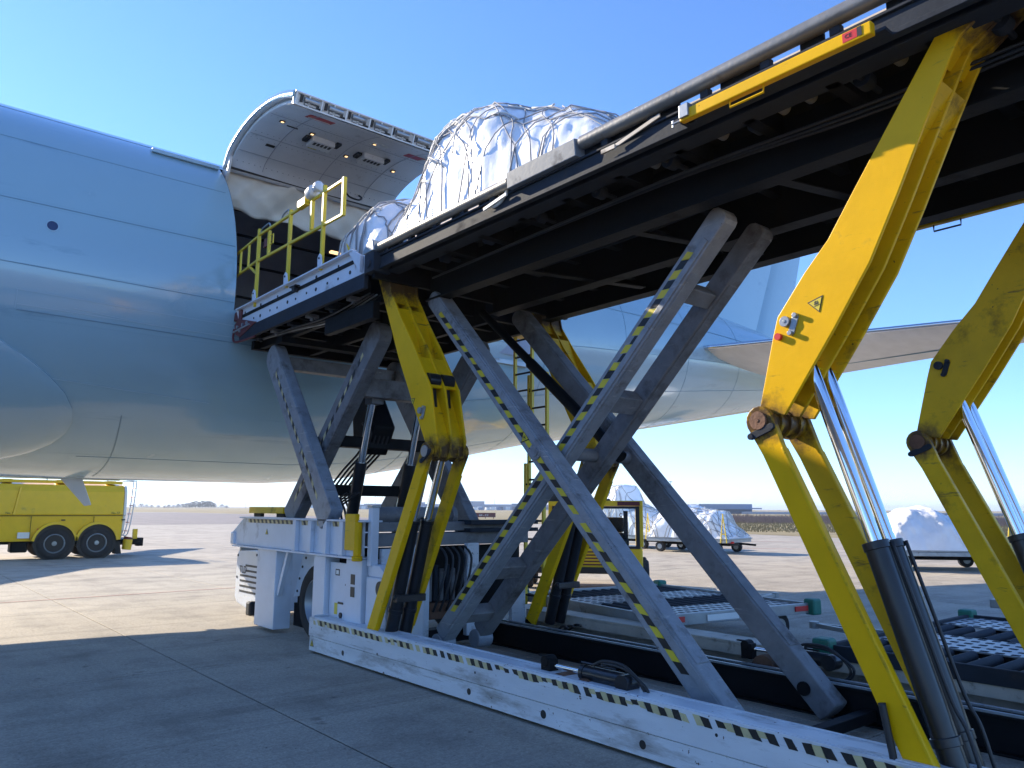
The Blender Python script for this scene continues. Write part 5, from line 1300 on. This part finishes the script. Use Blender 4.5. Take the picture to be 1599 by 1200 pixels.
for x in (1.2, 2.6, 4.7):
    b = B(); b.box(x, x+.09, 30.585, 30.61, 1.0, 1.04); b.build('side_lamp', ORANGE, tank)
b = B(); b.box(7.44, 7.46, 30.85, 31.0, 1.0, 1.3); b.build('tail_lamp', RED, tank)
for x in (3.75, 6.95):
    text_mesh('No. 57', .10, (x, 30.612, 1.53), (1, 0, 0), (0, 0, 1), 'lettering', BLACKP, tank, .001)

# ------------------------------------------------------------------ far background
ORD = 'first second third fourth fifth sixth seventh eighth ninth tenth eleventh twelfth thirteenth fourteenth fifteenth'.split()
def polar(px, D):
    """ground point at azimuth of a picture column, D metres away"""
    a = YAW+math.atan((px-799.5)/1208.0/math.cos(PITCH)); return D*math.sin(a), D*math.cos(a)
def block(name, label, cat, px0, px1, D, z0, z1, m, group=None, depth=30):
    a = Vector(polar(px0, D)); c = Vector(polar(px1, D)); d = (c-a).normalized(); n = Vector((-d.y, d.x))
    if n.dot(a) < 0: n = -n
    root = thing(name, label, cat, (a.x, a.y, 0), group)
    P = [a, c, c+n*depth, a+n*depth]
    b = B(); b.prism([(p.x, p.y) for p in P], z0, z1, 'z'); b.build('wall', m, root)
    return root, a, c, d, n
bt, a, c, d, n = block('terminal_building', 'long low blue grey terminal on the horizon behind the front lifting arm', 'building', 575, 860, 900, 0, 6, BLDG, depth=60)
for k in range(22):
    f0 = (k+.12)/22; f1 = (k+.86)/22; p = a.lerp(c, f0)-n*.4; q = a.lerp(c, f1)-n*.4
    b = B(); b.prism([(p.x, p.y), (q.x, q.y), (q.x+n.x*.3, q.y+n.y*.3), (p.x+n.x*.3, p.y+n.y*.3)], 1.2, 3.6, 'z'); b.build('window', BLDGD, bt)
b = B(); p = a.lerp(c, .45); q = a.lerp(c, .64); b.prism([(p.x, p.y), (q.x, q.y), (q.x+n.x*30, q.y+n.y*30), (p.x+n.x*30, p.y+n.y*30)], 6.01, 9.5, 'z'); b.build('roof', BLDG2, bt)
b = B(); p = a.lerp(c, .5)
b.cyl((p.x+n.x*9, p.y+n.y*9, 9.5), (p.x+n.x*9, p.y+n.y*9, 19), .35, 6); b.build('roof_mast', BLDG2, bt)
for nm, p0_, p1_, D_, z_, m_, lb in (('cargo_shed', 560, 618, 760, 4.5, BLDG2, 'pale cargo shed on the skyline left of the front lifting arm'), ('cargo_shed', 640, 668, 820, 7.5, BLDG, 'taller blue cargo shed on the skyline between the yellow links'),
                                 ('cargo_shed', 735, 800, 700, 4.2, BLDG2, 'low pale cargo shed on the skyline behind the line of vans'), ('cargo_shed', 800, 850, 640, 5.5, BLDG, 'blue cargo shed on the skyline behind the scissor crossing')):
    sh, a, c, d, n = block(nm, lb, 'building', p0_, p1_, D_, 0, z_, m_, 'cargo sheds on the skyline')
    for k in range(6):
        p = a.lerp(c, (k+.15)/6)-n*.3; q = a.lerp(c, (k+.8)/6)-n*.3
        b = B(); b.prism([(p.x, p.y), (q.x, q.y), (q.x+n.x*.2, q.y+n.y*.2), (p.x+n.x*.2, p.y+n.y*.2)], .1, 3.0, 'z'); b.build('dock_door', PAPER if k % 2 else BLDGD, sh)
bs, a, c, d, n = block('hangar_building', 'grey blue flat roofed building above the bare bushes, right of the domed load', 'building', 1085, 1166, 330, 0, 3.8, BLDGD, depth=20)
b = B(); p = a-n*1.2; q = c-n*1.2; b.prism([(p.x, p.y), (q.x, q.y), (q.x+n.x*22, q.y+n.y*22), (p.x+n.x*22, p.y+n.y*22)], 1.8, 3.9, 'z'); b.build('roof', BLDG, bs)
b = B(); q2 = Vector(polar(1181, 330)); b.prism([(c.x, c.y), (q2.x, q2.y), (q2.x+n.x*9, q2.y+n.y*9), (c.x+n.x*9, c.y+n.y*9)], 1.9, 2.4, 'z'); b.build('canopy', BLDG2, bs)
bl, a, c, d, n = block('warehouse_building', 'very long low dark shed along the skyline behind the bushes', 'building', 1150, 1700, 320, 0, .9, BLDG2, depth=15)
# tail of a parked airliner far away on the left
px, py = polar(482, 600)
at = thing('distant_airliner', 'tiny white airliner tail far off between the front scissor legs', 'aircraft', (px, py, 0))
dd = Vector((py, -px, 0)).normalized()
def along2(s, z): v = Vector((px, py, 0))+dd*s; return (v.x, v.y, z)
b = B(); vd = Vector((px, py, 0)).normalized()*.4
for P4 in ([(-5, 1.5), (14, 1.0), (14, 4.0), (-5, 3.4)], [(-4.5, 3.3), (-.5, 3.4), (-4.2, 8.5), (-6.2, 8.5)]):
    F0 = [Vector(along2(s, z))-vd for s, z in P4]; F1 = [Vector(along2(s, z))+vd*6 for s, z in P4]
    b.poly(F0+F1, [(0, 1, 2, 3), (7, 6, 5, 4), (0, 4, 5, 1), (1, 5, 6, 2), (2, 6, 7, 3), (3, 7, 4, 0)])
b.build('tail_and_body', PAPER, at)
# parked vans: tiny white boxes in front of the terminal
for k, pxx in enumerate((726, 735, 745, 752, 764, 771, 779)):
    x, y = polar(pxx, 560+9*(k % 3)); b = B(); b.box(x-2.4, x+2.4, y-1.1, y+1.1, .4, 1.3); b.box(x-2.3, x+1.4, y-1.05, y+1.05, 1.3, 2.3)
    o = b.build('parked_van', PAPER if k % 3 else BLDG, None, bevel=.1)
    tag(o, ORD[k]+' from the left of the tiny pale vans parked before the terminal', 'van', 'vans parked before the terminal')
# red sign board on the grass
x, y = polar(760, 135); u = Vector((y, -x, 0)).normalized()
sg_ = thing('taxiway_sign', 'low red board on the grass seen left of the scissor crossing', 'sign', (x, y, 0))
b = B(); b.bar(Vector((x, y, .62))-u*1.75, Vector((x, y, .62))+u*1.75, .12, .75); b.build('sign_board', MAROON, sg_)
b = B()
for s in (-1.4, 0, 1.4): q = Vector((x, y, 0))+u*s; b.box(q.x-.04, q.x+.04, q.y-.04, q.y+.04, 0, .3)
b.build('sign_post', DARK, sg_)
nv = -Vector((x, y, 0)).normalized()
text_mesh('A4 - C2', .5, Vector((x, y, .44))-u*1.1+nv*.07, u, (0, 0, 1), 'lettering', PAPER, sg_, .004)
# light masts
for k, (pxx, D, h) in enumerate(((395, 800, 14), (430, 900, 14), (460, 820, 13), (468, 900, 15), (592, 700, 17), (620, 760, 17), (706, 620, 16), (724, 700, 19), (774, 640, 17), (1043, 300, 12))):
    x, y = polar(pxx, D); b = B(); b.cyl((x, y, 0), (x, y, h), .16, 6, .1); b.box(x-.8, x+.8, y-.2, y+.2, h-.2, h+.1)
    tag(b.build('light_mast', BLDG2, None), ORD[k]+' from the left of the thin light masts on the skyline', 'mast', 'light masts on the skyline')
# far copse of trees on the left
def far_tree(pxx, D, h, wd, seed, label, group):
    x, y = polar(pxx, D); rg = random.Random(seed)
    root = thing('tree', label, 'tree', (x, y, 0), group)
    b = B(); b.cyl((x, y, 0), (x+rg.uniform(-.3, .3), y, h*.8), .16*h/6, 6, .05)
    for k in range(5):
        a = rg.uniform(0, 6.28); z = h*rg.uniform(.3, .6); b.cyl((x, y, z), (x+math.cos(a)*wd*.4, y+math.sin(a)*wd*.4, z+h*.25), .05, 4, .02)
    b.build('trunk', TRUNK, root)
    b = B()
    for k in range(420):
        a = rg.uniform(0, 6.28); rr = wd*.5*math.sqrt(rg.random()); zf = rg.random(); z = h*(.22+.78*zf); rr *= (1.1-zf*.75)
        c = Vector((x+math.cos(a)*rr, y+math.sin(a)*rr, z)); s = h*rg.uniform(.045, .10)
        v = [c+Vector((rg.uniform(-1, 1), rg.uniform(-1, 1), rg.uniform(-1, 1)))*s for _ in range(3)]
        b.poly(v, [(0, 1, 2)])
    b.build('crown', LEAF, root)
k = 0
for pxx, h in ((272, 2.6), (278, 3.4), (285, 3.2), (292, 4.2), (299, 4.4), (305, 4.6), (309, 5), (314, 6.2), (319, 6.8), (324, 6.0), (329, 7), (334, 6.6), (338, 7), (342, 6.6), (347, 5)):
    far_tree(pxx, 760+15*((k*7) % 5), h, h*.8+2.5, k, ORD[k]+' tree from the left in the small dark copse on the left skyline', 'trees of the far copse'); k += 1
for pxx, h in ((225, 3.6), (236, 4.2), (244, 3.4), (252, 3.0), (262, 3.0), (359, 4.0), (366, 3.0)):
    far_tree(pxx, 800, h, h*1.8, k+50, ('low tree between the tanker ladder and the copse, ' + ORD[k-15] + ' from the left') if k < 20 else ('first' if k == 20 else 'second')+' low tree to the right of the copse', 'lone trees on the left skyline'); k += 1
# belt of bare brush on the right
b = B(); rg = random.Random(5)
for k in range(9000):
    f = rg.random(); D = 105+40*rg.random(); pxx = 985+760*f
    x, y = polar(pxx, D); h = (1.15+.75*noise.noise(Vector((x*.06, y*.06, 0)))+.5*noise.noise(Vector((x*.25, y*.25, 3))))*rg.uniform(.55, 1.0)
    a = rg.uniform(-.35, .35); t = Vector((y, -x, 0)).normalized()
    p = Vector((x, y, 0)); q = p+t*a*h+Vector((0, 0, h)); w_ = t*rg.uniform(.02, .06)
    b.poly([p-w_, p+w_, q], [(0, 1, 2)])
    for m_ in range(2):
        r_ = p.lerp(q, rg.uniform(.3, .8)); s_ = r_+t*rg.uniform(-.4, .4)+Vector((0, 0, rg.uniform(.1, .4))); b.poly([r_-w_*.7, r_+w_*.7, s_], [(0, 1, 2)])
kind(b.build('undergrowth', BARK, None), 'stuff')
b = B()
for k in range(14000):
    D = 66+55*rg.random(); pxx = 960+760*rg.random(); x, y = polar(pxx, D)
    if x < 50 or (y > 34 and x < 50+.34*(y-34)): continue
    t = Vector((y, -x, 0)).normalized(); h = rg.uniform(.08, .28); p = Vector((x, y, .01)); w_ = t*.04
    b.poly([p-w_, p+w_, p+t*rg.uniform(-.1, .1)+Vector((0, 0, h))], [(0, 1, 2)])
g = b.build('grass', GRASSB, None); kind(g, 'stuff')

# ------------------------------------------------------------------ air: far things fade to pale blue
hz = B(); hz.box(-9500, 9500, -9500, 9500, -1.2, 40)
hm = bpy.data.materials.new('haze_air'); hm.use_nodes = True; hn = hm.node_tree.nodes; hn.remove(hn['Principled BSDF'])
pv_ = hn.new('ShaderNodeVolumePrincipled'); pv_.inputs['Color'].default_value = (.80, .88, 1.0, 1); pv_.inputs['Density'].default_value = .00025; pv_.inputs['Anisotropy'].default_value = .2
hm.node_tree.links.new(pv_.outputs[0], hn['Material Output'].inputs['Volume'])
kind(hz.build('haze', hm), 'stuff')
